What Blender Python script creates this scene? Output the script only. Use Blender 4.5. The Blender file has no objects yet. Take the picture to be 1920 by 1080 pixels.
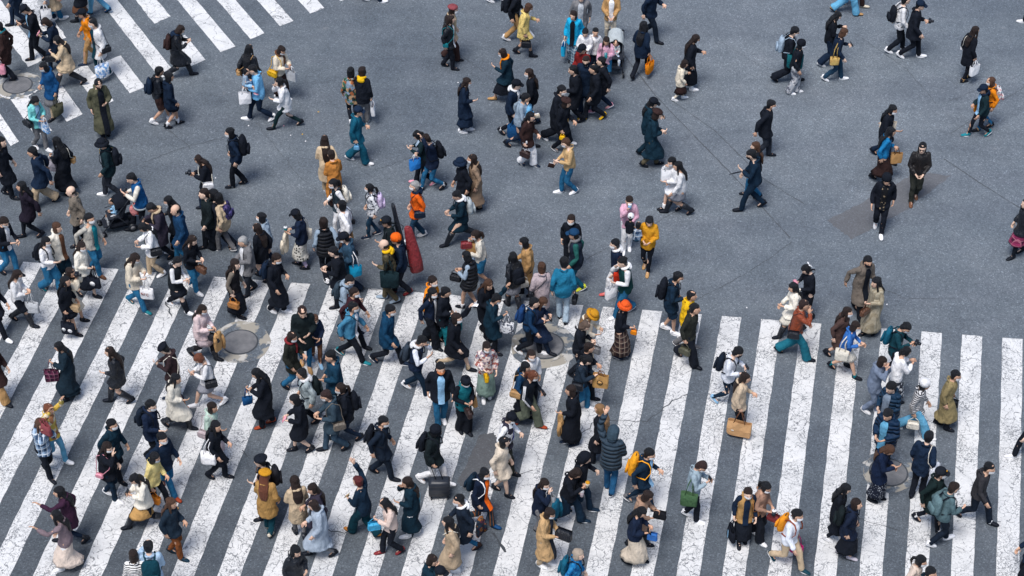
import bpy, math, random
import numpy as np
from mathutils import Vector, Matrix
rnd = random.Random(7)
SC = bpy.context.scene
COL = SC.collection
def link(o): COL.objects.link(o); return o
# ------------------------------------------------------------------ camera
F_PX, PITCH, ROLL, HC = 4000.0, 0.72028, 0.01366, 31.0
cam_d = bpy.data.cameras.new('camera'); cam = link(bpy.data.objects.new('camera', cam_d))
cr, sr = math.cos(ROLL), math.sin(ROLL)
FW = Vector((0, math.cos(PITCH), -math.sin(PITCH))); UP0 = Vector((0, math.sin(PITCH), math.cos(PITCH))); RT0 = Vector((1, 0, 0))
RT = RT0*cr + UP0*sr; UP = UP0*cr - RT0*sr
cam.matrix_world = Matrix(((RT.x, UP.x, -FW.x, 0), (RT.y, UP.y, -FW.y, 0), (RT.z, UP.z, -FW.z, HC), (0, 0, 0, 1)))
cam_d.sensor_width = 36; cam_d.lens = F_PX/1920*36; cam_d.clip_end = 2000; cam_d.clip_start = .5
SC.camera = cam
def at(px, py, z=0.0):
    d = FW + RT*((px-960)/F_PX) + UP*((540-py)/F_PX)
    t = (z-HC)/d.z
    return Vector((d.x*t, d.y*t, z))
# ------------------------------------------------------------------ colours
C = dict(bk=(.011,.013,.018), bkg=(.013,.019,.019), dbk=(.016,.014,.015), bkp=(.020,.014,.022), nv=(.011,.022,.042), nvd=(.012,.019,.030),
 nvb=(.012,.020,.040), nvt=(.010,.026,.045), nv2=(.012,.022,.046), nv3=(.014,.028,.038), navb=(.010,.045,.11), navt=(.008,.05,.11), nvt2=(.010,.045,.085),
 navp=(.012,.022,.05), nvd2=(.012,.018,.034), dg=(.03,.033,.04), gy=(.16,.16,.17), lg=(.42,.44,.47), lgp=(.45,.42,.48), wh=(.78,.78,.80), whb=(.70,.73,.80),
 cr=(.70,.62,.50), crw=(.72,.68,.60), crp=(.68,.56,.48), cre=(.60,.47,.34), be=(.52,.40,.27), be2=(.46,.35,.24), bei=(.55,.47,.38), tn=(.48,.28,.12), tnb=(.38,.24,.17),
 tnp=(.60,.40,.20), tnf=(.42,.30,.18), tnc=(.50,.32,.16), tnv=(.42,.24,.09), tan2=(.52,.30,.11), camel=(.44,.25,.085), br=(.13,.06,.035), brt=(.075,.045,.04), brc=(.30,.18,.13),
 db=(.045,.022,.018), dbb=(.040,.022,.022), ol=(.085,.085,.055), olb=(.10,.085,.055), olw=(.10,.115,.085), olbe=(.24,.19,.095), dol=(.030,.030,.022), kh=(.25,.22,.15),
 rd=(.22,.018,.018), mr=(.20,.025,.03), mrd=(.055,.018,.022), mrd2=(.22,.055,.065), orr=(.8,.2,.02), ye=(.72,.42,.012), yel=(.78,.58,.20), yelp=(.80,.66,.28), mu=(.55,.33,.04),
 must=(.58,.27,.02), tld3=(.006,.09,.11), tl=(.01,.17,.21), tld=(.009,.030,.044), tld2=(.006,.045,.058), tlb=(.008,.09,.15), tlb2=(.008,.05,.07), tlblue=(.016,.16,.28), tlj=(.012,.12,.17),
 lb=(.28,.50,.72), lbl=(.40,.55,.72), lbg=(.33,.39,.47), lgb=(.28,.36,.45), lgg=(.36,.42,.44), bl=(.008,.06,.17), bl2=(.01,.04,.10), blw=(.03,.22,.62), blb=(.015,.20,.45),
 jn=(.020,.125,.25), jn2=(.018,.09,.20), jl=(.13,.38,.58), jll=(.45,.58,.70), dj=(.015,.045,.085), gn=(.010,.030,.030), gnd=(.011,.027,.030), gngy=(.22,.32,.28), pk=(.72,.30,.38),
 pkl=(.68,.40,.52), pkwh=(.66,.52,.52), pkgy=(.46,.38,.40), pkcr=(.66,.52,.46), pkw=(.75,.60,.62), pkp=(.65,.25,.50), lv=(.55,.46,.66), lgy=(.36,.40,.42), slate=(.035,.060,.085),
 slate2=(.035,.065,.10), slated=(.016,.028,.040), gyb=(.17,.145,.12), gyp=(.048,.038,.052), gyc=(.44,.42,.38), gyl=(.25,.26,.30), gybl=(.18,.23,.30), gybe=(.16,.135,.115),
 gybe2=(.34,.30,.22), gyblue=(.16,.20,.28), gypk=(.20,.15,.17), gytl=(.09,.15,.17), gytl2=(.11,.18,.20), grbl=(.28,.36,.42), dgb=(.035,.055,.075), dgb2=(.03,.042,.06), dgn=(.022,.03,.045),
 dgn2=(.010,.020,.018), dgbr=(.05,.045,.045), mint=(.18,.55,.55), mintcr=(.48,.62,.54), sky=(.16,.42,.68), sky2=(.04,.36,.62), cyan=(.012,.36,.62), cyanw=(.20,.55,.70), rust=(.26,.055,.022),
 roy=(.035,.14,.42), royd=(.012,.045,.14), royt=(.01,.16,.38), orbr=(.42,.17,.04), or2=(.80,.13,.012), or3=(.75,.10,.02), oro=(.78,.33,.02), oro2=(.75,.28,.02), tau=(.26,.18,.125),
 plum=(.050,.018,.035), yg=(.65,.70,.05), mag=(.45,.02,.16), fgreen=(.05,.105,.05), rbr=(.20,.065,.022), rdb=(.30,.05,.02), bkf=(.015,.015,.017), bkw=(.013,.016,.018), nvw=(.010,.025,.04),
 whbk=(.75,.75,.78), whor=(.76,.76,.78), mrw=(.5,.1,.1), bkb=(.02,.018,.02), bkgold=(.014,.016,.02), red=(.62,.04,.015), gdn=(.5,.38,.2), tlv=(.008,.12,.15), pkgy2=(.5,.4,.4),
 leather=(.018,.014,.013), shear=(.62,.53,.43), dblue=(.028,.065,.11), nvvest=(.012,.022,.045), charb=(.022,.035,.050), varsity=(.010,.085,.24), varsgreen=(.008,.045,.040), denim=(.06,.22,.36),
 puffbk=(.014,.015,.018), puffgb=(.026,.044,.066), puffnv=(.010,.030,.062), puffnv2=(.010,.028,.058), track=(.012,.016,.022), kraft=(.48,.27,.11), kraftlogo=(.55,.31,.11), kraftbig=(.60,.35,.17),
 printred=(.70,.70,.72), bkpat=(.012,.014,.02), purp=(.05,.04,.30), k=(.012,.012,.014), d=(.030,.017,.013), b=(.085,.042,.026), rb=(.16,.055,.03), mrh=(.10,.02,.02), gb=(.13,.09,.07), g=(.36,.36,.36),
 l=(.27,.15,.07), gl=(.42,.34,.27), sk=(.60,.37,.27), o=(.75,.25,.10), grey=(.2,.2,.2), toyc=(.7,.7,.7), royx=(.02,.1,.4), db2=(.04,.02,.02), tlg=(.02,.11,.10), dgreen=(.02,.12,.09))
C['or'] = (.74,.23,.012); C['w'] = C['wh']
PAT = {  # name: (kind, colours..., scale)
 'camobright':('blob',[(.35,.12,.05),(.06,.16,.10),(.25,.33,.42),(.55,.35,.2),(.03,.05,.05)],14), 'camo':('blob',[(.035,.032,.022),(.07,.06,.035),(.018,.018,.016),(.11,.09,.055)],11),
 'patblue':('blob',[(.65,.72,.82),(.16,.34,.62),(.75,.78,.82),(.3,.45,.7)],20), 'patgrey':('blob',[(.34,.36,.40),(.12,.13,.16),(.5,.5,.52)],16), 'patwh':('blob',[(.72,.73,.76),(.72,.73,.76),(.62,.64,.68),(.08,.09,.12)],26),
 'patstripe':('wave',[(.02,.022,.028),(.68,.68,.70)],24), 'patchk':('plaid',[(.30,.42,.58),(.03,.06,.12),(.65,.70,.75)],7), 'patyel':('blob',[(.62,.42,.08),(.30,.14,.07),(.70,.60,.45),(.5,.38,.1)],13),
 'patflo':('blob',[(.70,.55,.50),(.68,.62,.58),(.35,.12,.10),(.25,.2,.25)],22), 'patpurple':('blob',[(.02,.02,.05),(.06,.05,.16),(.03,.03,.09),(.14,.10,.25)],18), 'patbw':('blob',[(.62,.64,.68),(.03,.035,.05),(.5,.52,.56),(.04,.05,.07)],20),
 'plaid':('plaid',[(.16,.28,.36),(.04,.08,.13),(.5,.55,.58)],12), 'plaidred':('plaid',[(.26,.03,.09),(.05,.01,.03),(.32,.12,.16)],7), 'plaid2':('plaid',[(.10,.06,.05),(.025,.016,.02),(.32,.26,.21)],7.5),
 'plaidpur':('plaid',[(.10,.018,.05),(.02,.01,.02),(.22,.10,.14)],10), 'floral':('blob',[(.70,.68,.68),(.66,.66,.68),(.55,.25,.28),(.25,.4,.45)],26), 'floral2':('blob',[(.02,.03,.05),(.10,.03,.05),(.03,.05,.07),(.3,.12,.04)],16),
 'coralbag':('blob',[(.65,.16,.14),(.65,.25,.25),(.35,.55,.75)],7), 'cow':('blob',[(.7,.7,.7),(.02,.02,.02),(.7,.7,.7)],13), 'dots':('dots',[(.74,.72,.66),(.02,.02,.02)],14), 'dotsblack':('dots',[(.012,.016,.03),(.35,.38,.42)],30), 'bwstripe':('hstripe',[(.74,.73,.72),(.02,.018,.02)],26),
 'orstripe':('vstripe',[(.014,.03,.045),(.014,.03,.045),(.014,.03,.045),(.26,.09,.03)],11), 'patgn':('blob',[(.2,.3,.25),(.3,.4,.3)],10), 'bkpatt':('blob',[(.010,.011,.014),(.010,.011,.014),(.014,.015,.017),(.010,.011,.014),(.010,.011,.014),(.26,.20,.13)],26),
 'purp':('blob',[(.02,.03,.30),(.35,.35,.60),(.05,.03,.20),(.02,.02,.15)],18), 'gybe2':('vstripe',[(.36,.32,.24),(.28,.24,.17)],12), 'whbk':('blob',[(.74,.74,.77),(.03,.03,.05),(.74,.74,.77),(.02,.02,.03)],8), 'royt':('blob',[(.01,.16,.38),(.01,.10,.28),(.03,.22,.46)],24),
 'bkpattan':('blob',[(.10,.08,.05),(.3,.2,.1)],12), 'bkpat2':('blob',[(.1,.1,.1),(.2,.2,.2)],10)}
PAT['bkpat_top'] = PAT['bkpatt']
SLV = dict(varsity='crw', varsgreen='wh', dgb='wh', puffbk='lgb', bkw='wh', nvvest='whb', tlv='bk', dgn='tlg', dbk='gyb', puffnv='puffnv', tnv='nv', whbk='wh', gyc='gyc')
MC = {}
def nn(nt, t, **kw):
    n = nt.nodes.new(t)
    for k, v in kw.items(): setattr(n, k, v)
    return n
def mat_new(name, rough=.85, spec=.25):
    m = bpy.data.materials.new(name); m.use_nodes = True; nt = m.node_tree
    b = nt.nodes['Principled BSDF']; b.inputs['Roughness'].default_value = rough; b.inputs['Specular IOR Level'].default_value = spec
    return m, nt, b
def ramp(nt, fac, stops, const=False):
    r = nn(nt, 'ShaderNodeValToRGB'); cr_ = r.color_ramp
    if const: cr_.interpolation = 'CONSTANT'
    while len(cr_.elements) < len(stops): cr_.elements.new(.5)
    for e, (p, c) in zip(cr_.elements, stops): e.position = p; e.color = (c[0], c[1], c[2], 1)
    nt.links.new(fac, r.inputs[0]); return r.outputs[0]
def mmath(nt, op, a, b=None, c=None):
    n = nn(nt, 'ShaderNodeMath', operation=op)
    for i, x in enumerate((a, b, c)):
        if x is None: continue
        if isinstance(x, (int, float)): n.inputs[i].default_value = x
        else: nt.links.new(x, n.inputs[i])
    return n.outputs[0]
def mmix(nt, fac, a, b, mode='MIX'):
    n = nn(nt, 'ShaderNodeMix', data_type='RGBA', blend_type=mode)
    for i, x in ((0, fac), (6, a), (7, b)):
        if isinstance(x, (int, float)): n.inputs[i].default_value = x
        elif isinstance(x, tuple): n.inputs[i].default_value = (x[0], x[1], x[2], 1)
        else: nt.links.new(x, n.inputs[i])
    return n.outputs[2]
def noise(nt, vec, scale, detail=3, rough=.55):
    n = nn(nt, 'ShaderNodeTexNoise'); n.inputs['Scale'].default_value = scale; n.inputs['Detail'].default_value = detail; n.inputs['Roughness'].default_value = rough
    nt.links.new(vec, n.inputs['Vector']); return n.outputs['Fac']
def bump(nt, b, h, strength, dist):
    n = nn(nt, 'ShaderNodeBump'); n.inputs['Strength'].default_value = strength; n.inputs['Distance'].default_value = dist
    nt.links.new(h, n.inputs['Height']); nt.links.new(n.outputs[0], b.inputs['Normal'])
def fabric(col, kind='cloth'):
    key = (col, kind)
    if key in MC: return MC[key]
    rough = dict(cloth=.9, leather=.42, hair=.45, shoe=.55, paper=.7, skin=.55, plastic=.4, metal=.3)[kind]
    m, nt, b = mat_new(f'{kind}_{len(MC)}', rough, .4 if kind in ('leather','plastic') else (.28 if kind == 'hair' else .12))
    tc = nn(nt, 'ShaderNodeTexCoord'); oi = nn(nt, 'ShaderNodeObjectInfo')
    vec = tc.outputs['Object']
    if col in PAT:
        k, cols, sc = PAT[col]
        if k == 'blob':
            v = nn(nt, 'ShaderNodeTexVoronoi'); v.inputs['Scale'].default_value = sc; nt.links.new(vec, v.inputs['Vector'])
            sep = nn(nt, 'ShaderNodeSeparateColor'); nt.links.new(v.outputs['Color'], sep.inputs[0])
            base = ramp(nt, sep.outputs[0], [(i/len(cols), c) for i, c in enumerate(cols)], True)
        elif k == 'dots':
            v = nn(nt, 'ShaderNodeTexVoronoi'); v.inputs['Scale'].default_value = sc; v.inputs['Randomness'].default_value = .5; nt.links.new(vec, v.inputs['Vector'])
            base = ramp(nt, v.outputs['Distance'], [(0, cols[1]), (.32, cols[0])], True)
        else:
            s = nn(nt, 'ShaderNodeSeparateXYZ'); nt.links.new(vec, s.inputs[0])
            fx = lambda ax, w: mmath(nt, 'FRACT', mmath(nt, 'MULTIPLY', s.outputs[ax], w))
            if k == 'plaid':
                hx = mmath(nt, 'ADD', s.outputs[0], s.outputs[1])
                a = mmath(nt, 'GREATER_THAN', mmath(nt, 'FRACT', mmath(nt, 'MULTIPLY', hx, sc)), .5)
                c_ = mmath(nt, 'GREATER_THAN', fx(2, sc), .5)
                f = mmath(nt, 'MULTIPLY', mmath(nt, 'ADD', a, c_), .5)
                base = ramp(nt, f, [(0, cols[0]), (.3, tuple(.5*(p+q) for p, q in zip(cols[0], cols[1]))), (.8, cols[1])], True)
                l1 = mmath(nt, 'LESS_THAN', mmath(nt, 'FRACT', mmath(nt, 'MULTIPLY', hx, sc)), .14)
                l2 = mmath(nt, 'LESS_THAN', fx(2, sc), .14)
                base = mmix(nt, mmath(nt, 'MULTIPLY', mmath(nt, 'MAXIMUM', l1, l2), .8), base, cols[2])
            elif k == 'wave':
                w = nn(nt, 'ShaderNodeTexWave', bands_direction='Z'); w.inputs['Scale'].default_value = sc/3; w.inputs['Distortion'].default_value = 3.5; nt.links.new(vec, w.inputs['Vector'])
                base = ramp(nt, w.outputs['Fac'], [(0, cols[0]), (.5, cols[1])], True)
            elif k == 'hstripe': base = ramp(nt, fx(2, sc), [(0, cols[0]), (.55, cols[1])], True)
            else:
                base = ramp(nt, mmath(nt, 'FRACT', mmath(nt, 'MULTIPLY', mmath(nt, 'ADD', s.outputs[0], mmath(nt, 'MULTIPLY', s.outputs[1], 1.3)), sc)), [(i/len(cols), c) for i, c in enumerate(cols)], True)
    else:
        rgb = nn(nt, 'ShaderNodeRGB'); c = C[col]; c = (c[0]*.78, c[1]*.86, c[2]*1.0) if max(c) < .06 else c; rgb.outputs[0].default_value = (c[0], c[1], c[2], 1); base = rgb.outputs[0]
    n1 = noise(nt, vec, 9 if kind != 'hair' else 25, 3)
    hsv = nn(nt, 'ShaderNodeHueSaturation'); nt.links.new(base, hsv.inputs['Color'])
    var = mmath(nt, 'ADD', mmath(nt, 'MULTIPLY', n1, .5 if kind != 'skin' else .15), mmath(nt, 'MULTIPLY', oi.outputs['Random'], .28 if kind != 'skin' else .22))
    nt.links.new(mmath(nt, 'ADD', var, .64 if kind != 'skin' else .8), hsv.inputs['Value'])
    nt.links.new(hsv.outputs[0], b.inputs['Base Color'])
    if kind in ('cloth', 'leather'):
        mp = nn(nt, 'ShaderNodeMapping'); mp.inputs['Scale'].default_value = (1, 1, .55); nt.links.new(vec, mp.inputs[0])
        h = noise(nt, mp.outputs[0], 11 if kind == 'cloth' else 17, 3, .6)
        if col.startswith('puff'):
            s = nn(nt, 'ShaderNodeSeparateXYZ'); nt.links.new(vec, s.inputs[0])
            q = mmath(nt, 'ABSOLUTE', mmath(nt, 'SINE', mmath(nt, 'MULTIPLY', s.outputs[2], 34)))
            h = mmath(nt, 'ADD', mmath(nt, 'MULTIPLY', h, .5), mmath(nt, 'MULTIPLY', mmath(nt, 'POWER', q, .5), 1.0)); b.inputs['Roughness'].default_value = .5
        bump(nt, b, h, 1.0, .05)
        pass
    elif kind == 'hair':
        mp = nn(nt, 'ShaderNodeMapping'); mp.inputs['Scale'].default_value = (1, 1, .18); nt.links.new(vec, mp.inputs[0])
        bump(nt, b, noise(nt, mp.outputs[0], 60, 3, .7), 1.0, .035)
    elif kind == 'paper':
        bump(nt, b, noise(nt, vec, 12, 2), .4, .02)
    MC[key] = m; return m
# ------------------------------------------------------------------ mesh accumulator
class MB:
    def __init__(s): s.v = []; s.f = []
    def loft(s, rings, n=12, caps=True, amp=None):
        base = len(s.v)
        for ri, (c, u, v, ru, rv) in enumerate(rings):
            for j in range(n):
                t = 2*math.pi*j/n; q = 1.0 if amp is None else 1+amp(ri, t)
                s.v.append(c + u*(ru*q*math.cos(t)) + v*(rv*q*math.sin(t)))
        for i in range(len(rings)-1):
            a = base+i*n; b = a+n
            for j in range(n):
                k = (j+1) % n; s.f.append((a+j, a+k, b+k, b+j))
        if caps:
            s.f.append(tuple(base+j for j in range(n))[::-1]); e = base+(len(rings)-1)*n; s.f.append(tuple(e+j for j in range(n)))
        return s
    def vert(s, rings, n=16, amp=None, caps=True):     # rings: (cx,cy,z,rx,ry)
        X, Y = Vector((1,0,0)), Vector((0,1,0))
        return s.loft([(Vector((a, b, z)), X, Y, rx, ry) for a, b, z, rx, ry in rings], n, caps, amp)
    def tube(s, pts, rad, n=8, flat=1.0, ref=Vector((0,1,0))):
        pts = [Vector(p) for p in pts]; rings = []
        for i, p in enumerate(pts):
            t = (pts[min(i+1, len(pts)-1)]-pts[max(i-1, 0)])
            if t.length < 1e-6: t = Vector((0,0,1))
            t.normalize(); r = ref if abs(t.dot(ref)) < .95 else Vector((1,0,0))
            u = r.cross(t).normalized(); v = t.cross(u)
            rr = rad[i] if isinstance(rad, (list, tuple)) else rad
            rings.append((p, u, v, rr*flat, rr))
        return s.loft(rings, n)
    def ball(s, c, r, n=10, m=7, R=None):
        c = Vector(c); R = R or Matrix.Identity(3); rings = []
        if isinstance(r, (int, float)): r = (r, r, r)
        for i in range(m):
            a = -math.pi/2*.96+math.pi*.96*i/(m-1)
            rings.append((c+R@Vector((0,0,r[2]*math.sin(a))), R@Vector((1,0,0)), R@Vector((0,1,0)), r[0]*math.cos(a), r[1]*math.cos(a)))
        return s.loft(rings, n)
    def box(s, c, size, R=None, bev=.12, taper=1.0):
        # superelliptic soft box: rings along z
        c = Vector(c); R = R or Matrix.Identity(3); hx, hy, hz = size[0]/2, size[1]/2, size[2]/2; b = min(hx, hy, hz)*bev*2
        base = len(s.v); lev = [(-hz, b), (-hz+b, 0), (hz-b, 0), (hz, b)]
        n = 0
        for z, ins in lev:
            k = 1+(taper-1)*((z+hz)/(2*hz)); x, y = (hx*k-ins), (hy*k-ins)
            ring = [(x-b*.6, -y), (x, -y+b*.6), (x, y-b*.6), (x-b*.6, y), (-x+b*.6, y), (-x, y-b*.6), (-x, -y+b*.6), (-x+b*.6, -y)]
            n = len(ring)
            for p in ring: s.v.append(c+R@Vector((p[0], p[1], z)))
        for i in range(3):
            a = base+i*n; d = a+n
            for j in range(n): k = (j+1) % n; s.f.append((a+j, a+k, d+k, d+j))
        s.f.append(tuple(base+j for j in range(n))[::-1]); e = base+3*n; s.f.append(tuple(e+j for j in range(n)))
        return s
    def grid(s, fn, nu, nv):
        base = len(s.v)
        for i in range(nu+1):
            for j in range(nv+1): s.v.append(Vector(fn(i/nu, j/nv)))
        for i in range(nu):
            for j in range(nv):
                a = base+i*(nv+1)+j; s.f.append((a, a+1, a+nv+2, a+nv+1))
        return s
    def xf(s, fn, start=0):
        for i in range(start, len(s.v)): s.v[i] = fn(s.v[i])
        return s
    def build(s, name, mat, parent=None, smooth=True):
        me = bpy.data.meshes.new(name); me.from_pydata([tuple(v) for v in s.v], [], s.f)
        me.polygons.foreach_set('use_smooth', [smooth]*len(me.polygons)); me.update()
        o = link(bpy.data.objects.new(name, me)); me.materials.append(mat)
        if parent: o.parent = parent
        return o
PEND = []
def remesh_later(o, voxel, extra=None, fold=.0, seed=0, smooth=2):
    m = o.modifiers.new('r', 'REMESH'); m.mode = 'VOXEL'; m.voxel_size = voxel; m.use_smooth_shade = True
    if smooth: q = o.modifiers.new('s', 'SMOOTH'); q.factor = .5; q.iterations = smooth
    PEND.append((o, extra, fold, seed))
def finish_remesh():
    dg = bpy.context.evaluated_depsgraph_get(); done = []
    for o, extra, fold, seed in PEND:
        ev = o.evaluated_get(dg); me = bpy.data.meshes.new_from_object(ev); done.append((o, me, extra, fold, seed))
    for o, me, extra, fold, seed in done:
        o.modifiers.clear(); old = o.data; mat = old.materials[0]; nm = old.name
        nv = len(me.vertices); co = np.empty(nv*3); me.vertices.foreach_get('co', co); co = co.reshape(-1, 3)
        if fold:
            no = np.empty(nv*3); me.vertices.foreach_get('normal', no); no = no.reshape(-1, 3)
            rs = np.random.RandomState(seed); d = np.zeros(nv)
            for k in range(7):
                w = rs.normal(size=3); w /= np.linalg.norm(w); w[2] *= .5
                fr = rs.uniform(18, 60); d += np.sin(co@(w*fr)+rs.uniform(0, 6.28)+1.5*np.sin(co@(rs.normal(size=3)*9)))*(22/fr)
            co = co+no*(d*fold/2.2)[:, None]; me.vertices.foreach_set('co', co.ravel())
        if extra and extra.v:
            np_ = len(me.polygons); fs = [tuple(p.vertices) for p in me.polygons]
            vs = co.tolist(); b = len(vs); vs += [tuple(v) for v in extra.v]; fs += [tuple(i+b for i in f) for f in extra.f]
            m2 = bpy.data.meshes.new(nm); m2.from_pydata(vs, [], fs); bpy.data.meshes.remove(me); me = m2
        me.polygons.foreach_set('use_smooth', [True]*len(me.polygons)); me.materials.clear(); me.materials.append(mat); me.update()
        o.data = me; bpy.data.meshes.remove(old); me.name = nm
def empty(name, loc, rz=0.0, parent=None):
    o = link(bpy.data.objects.new(name, None)); o.location = loc; o.rotation_euler = (0, 0, rz); o.empty_display_size = .1
    if parent: o.parent = parent
    return o
def tag(o, label=None, cat=None, group=None, kind=None):
    for k, v in (('label', label), ('category', cat), ('group', group), ('kind', kind)):
        if v: o[k] = v
    return o
# ------------------------------------------------------------------ people
V3 = lambda *a: Vector(a)
def ik(a, b, l1, l2, pole):
    d = b-a; L = min(d.length, (l1+l2)*.999); d = d.normalized()
    x = (l1*l1-l2*l2+L*L)/(2*L); h = math.sqrt(max(l1*l1-x*x, 0))
    p = (pole-d*pole.dot(d)); p = p.normalized() if p.length > 1e-6 else V3(0,0,1)
    return a+d*x+p*h, a+d*L
def lerp(a, b, t): return a+(b-a)*t
def hand_mesh(mb, wrist, direc, palm_n, side, k, curl=.5):
    """palm + five separate bent fingers; direc = along hand, palm_n = palm normal, thumb leaves the side"""
    d = direc.normalized(); nrm = (palm_n-d*palm_n.dot(d)).normalized(); w = d.cross(nrm)*side
    mb.loft([(wrist-d*.015*k, w, nrm*(-side), .026*k, .020*k), (wrist+d*.02*k, w, nrm*(-side), .034*k, .018*k), (wrist+d*.06*k, w, nrm*(-side), .040*k, .016*k), (wrist+d*.088*k, w, nrm*(-side), .036*k, .012*k)], 8)
    for i, (off, ln) in enumerate(((.030, .068), (.010, .076), (-.010, .071), (-.029, .056))):
        p = wrist+d*.083*k+w*off*k; pts = [p]; a = 0
        for seg in (.42, .33, .25):
            a += curl*(.75+.08*i); pts.append(pts[-1]+(d*math.cos(a)+nrm*math.sin(a))*ln*seg*k)
        mb.tube(pts, [.0092*k, .0088*k, .008*k, .006*k], 5)
    p = wrist+d*.028*k+w*.032*k; q = p+(d*.6+w*.75+nrm*.25).normalized()*.034*k; r = q+(d*.85+w*.2+nrm*.45).normalized()*.028*k
    mb.tube([p-w*.012*k, p, q, r], [.012*k, .012*k, .0105*k, .008*k], 5)
BROWSER = []
def person(hx, hy, H, deg, stride, look, label, bags=(), sit=None, group='people crossing the scramble junction'):
    tk = {}
    for t in look.split(): a, _, b = t.partition(':'); tk[a] = b.split(':')
    seed = int(hx*7+hy*13) & 0xffff; R = random.Random(seed)
    k = H/1.65; child = H < 1.5
    hs = 1.0*k if not child else k*(1.0+(1.5-H)*.55)
    s = stride*R.choice((1, -1)) if stride < .35 else stride*(1 if R.random() < .5 else -1)
    s *= R.uniform(.74, 1.0)
    if (tk['B'][0] == 's' and float(tk['B'][2]) < .2) or (len(tk['T']) > 1 and float(tk['T'][1]) < .24): s *= .68
    hip0 = .515*H; th, sh = .245*H, .235*H
    female = H <= 1.665
    # ---------------- legs
    feet = []
    for side in (1, -1):
        f = side*(1 if s > 0 else -1); a = abs(s)
        x = f*a*.5; y = side*.06*k
        if f > 0: az = .062*k; pitch = -.12 if a > .4 else 0
        else: az = .062*k+.085*k*min(1, a/.55)*(1 if a > .25 else .2); pitch = .62*min(1, a/.55) if a > .25 else .05; x += .03
        feet.append([side, x, y, az, pitch])
    if sit is None:
        hz = hip0
        for fd in feet: hz = min(hz, fd[3]+math.sqrt(max(.04, (.478*H)**2-fd[1]**2)))
        hz -= .004
    else: hz = hip0*.0+.1*k
    lean = math.radians(3+5*min(1, abs(s))+ (float(tk['E'][0]) if 'E' in tk else R.uniform(-2, 3)))
    if sit is not None: lean = math.radians(4)
    cl, sl = math.cos(lean), math.sin(lean)
    def TU(v):    # canonical upright torso coords (z from hip0) -> posed
        z = v.z-hip0; return V3(v.x*cl+z*sl, v.y, hz+z*cl-v.x*sl)
    legs = []
    for side, x, y, az, pitch in feet:
        hip = V3(0, side*.085*k, hz)
        if sit is None:
            ank = V3(x, y, az); kn, an = ik(hip, ank, th, sh, V3(1, side*.08, .1))
        else:
            kn = hip+V3(.85, side*.25, -.10).normalized()*th; an = kn+V3(.15, 0, -1).normalized()*sh; pitch = .3
        legs.append((side, hip, kn, an, pitch))
    def legx(z):
        xs = []
        for side, hip, kn, an, p in legs:
            for a, b in ((hip, kn), (kn, an)):
                if min(a.z, b.z)-.02 <= z <= max(a.z, b.z)+.02:
                    t = (z-a.z)/((b.z-a.z) or 1e-6); xs.append(lerp(a.x, b.x, min(1, max(0, t))))
        return (min(xs), max(xs)) if xs else (0, 0)
    sw = (.152 if female else .172)*k; 
    if child: sw = .15*k
    tw = .90 if female else .98
    # ---------------- arms
    A = tk.get('A', ['hh'])[0]; arms = {}
    shz = .805*H
    holds = [b.split(':')[2] for b in bags]
    mode = {-1: A[0], 1: A[1]}            # first letter right arm, second left arm
    ph = 1 if s > 0 else -1               # +1: left foot forward
    for side in (1, -1):
        m = mode[side]; S = TU(V3(-.01*k, side*sw*.93, shz)); j = lambda q: R.uniform(-q, q)
        swing = -side*ph*min(1, abs(s)/.6)*.17
        if ('R' if side < 0 else 'L') in holds and m == 'h': swing *= .25
        pole = V3(-1, side*.35, -.25); T = None
        if m == 'h': T = V3(.03+swing+j(.03), side*.07, -.50+abs(swing)*.25)
        elif m == 's': T = V3(-.19+j(.04), side*.10, -.44)
        elif m == 'p': T = V3(.27+j(.03), -side*.10, -.20+j(.04)); pole = V3(-.5, side*.8, -.9)
        elif m == 'b': T = V3(.24+j(.03), -side*.07, -.30+j(.04)); pole = V3(-.8, side*.7, -.6)
        elif m == 'd': T = V3(.20, -side*.08, -.42); pole = V3(-.6, side*1, -.2)
        elif m == 'f': T = V3(.19, -side*.11, .05); pole = V3(0, side*.7, -1)
        elif m == 'u': T = V3(.26, side*.05, .42) if 'X' not in tk else V3(.47, 0, .06); pole = V3(.3, side*1, -.4)
        else: T = V3(.04, side*.05, -.42); pole = V3(-1, side*.6, 0)
        if m == 'u' and H < 1.62: T = V3(.45, side*.03, .08)
        tgt = S+T*k; el, wr = ik(S, tgt, .172*H, .150*H, pole)
        arms[side] = (S, el, wr, m)
    # ---------------- root
    headp = V3(.02*k, 0, .868*H)          # neck pivot
    look_down = {'p': .5, 'b': .18, 'f': .1}.get(A[0], 0)+{'p': .3, 'b': .1}.get(A[1], 0)+R.uniform(-.05, .12)
    if 'D' in tk: look_down = float(tk['D'][0])
    look_down = min(.7, look_down)
    yaw = R.uniform(-.25, .25) if 'Y' not in tk else math.radians(float(tk['Y'][0]))
    HP = TU(headp); Rh = Matrix.Rotation(yaw, 3, 'Z') @ Matrix.Rotation(look_down, 3, 'Y')
    # head local frame: origin at head centre, pivot .1 below/behind
    hc0 = V3(.015, 0, .105)
    def HT(v): return HP + Rh @ ((v+hc0)*hs)
    top = HT(V3(-.01, 0, .115)).z
    th_ = math.radians(deg)
    if sit is None:
        P = at(hx, hy+3.5, top); c0 = HT(V3(0, 0, .1)); off = Matrix.Rotation(th_, 3, 'Z') @ V3(c0.x, c0.y, 0)
        root = empty('person', (P.x-off.x, P.y-off.y, 0), th_)
    else:
        root = empty('person', sit, th_)
    tag(root, label, 'person', group)
    skin = R.choice(SKINS)
    # ---------------- body
    b = MB(); n = 12
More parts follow.
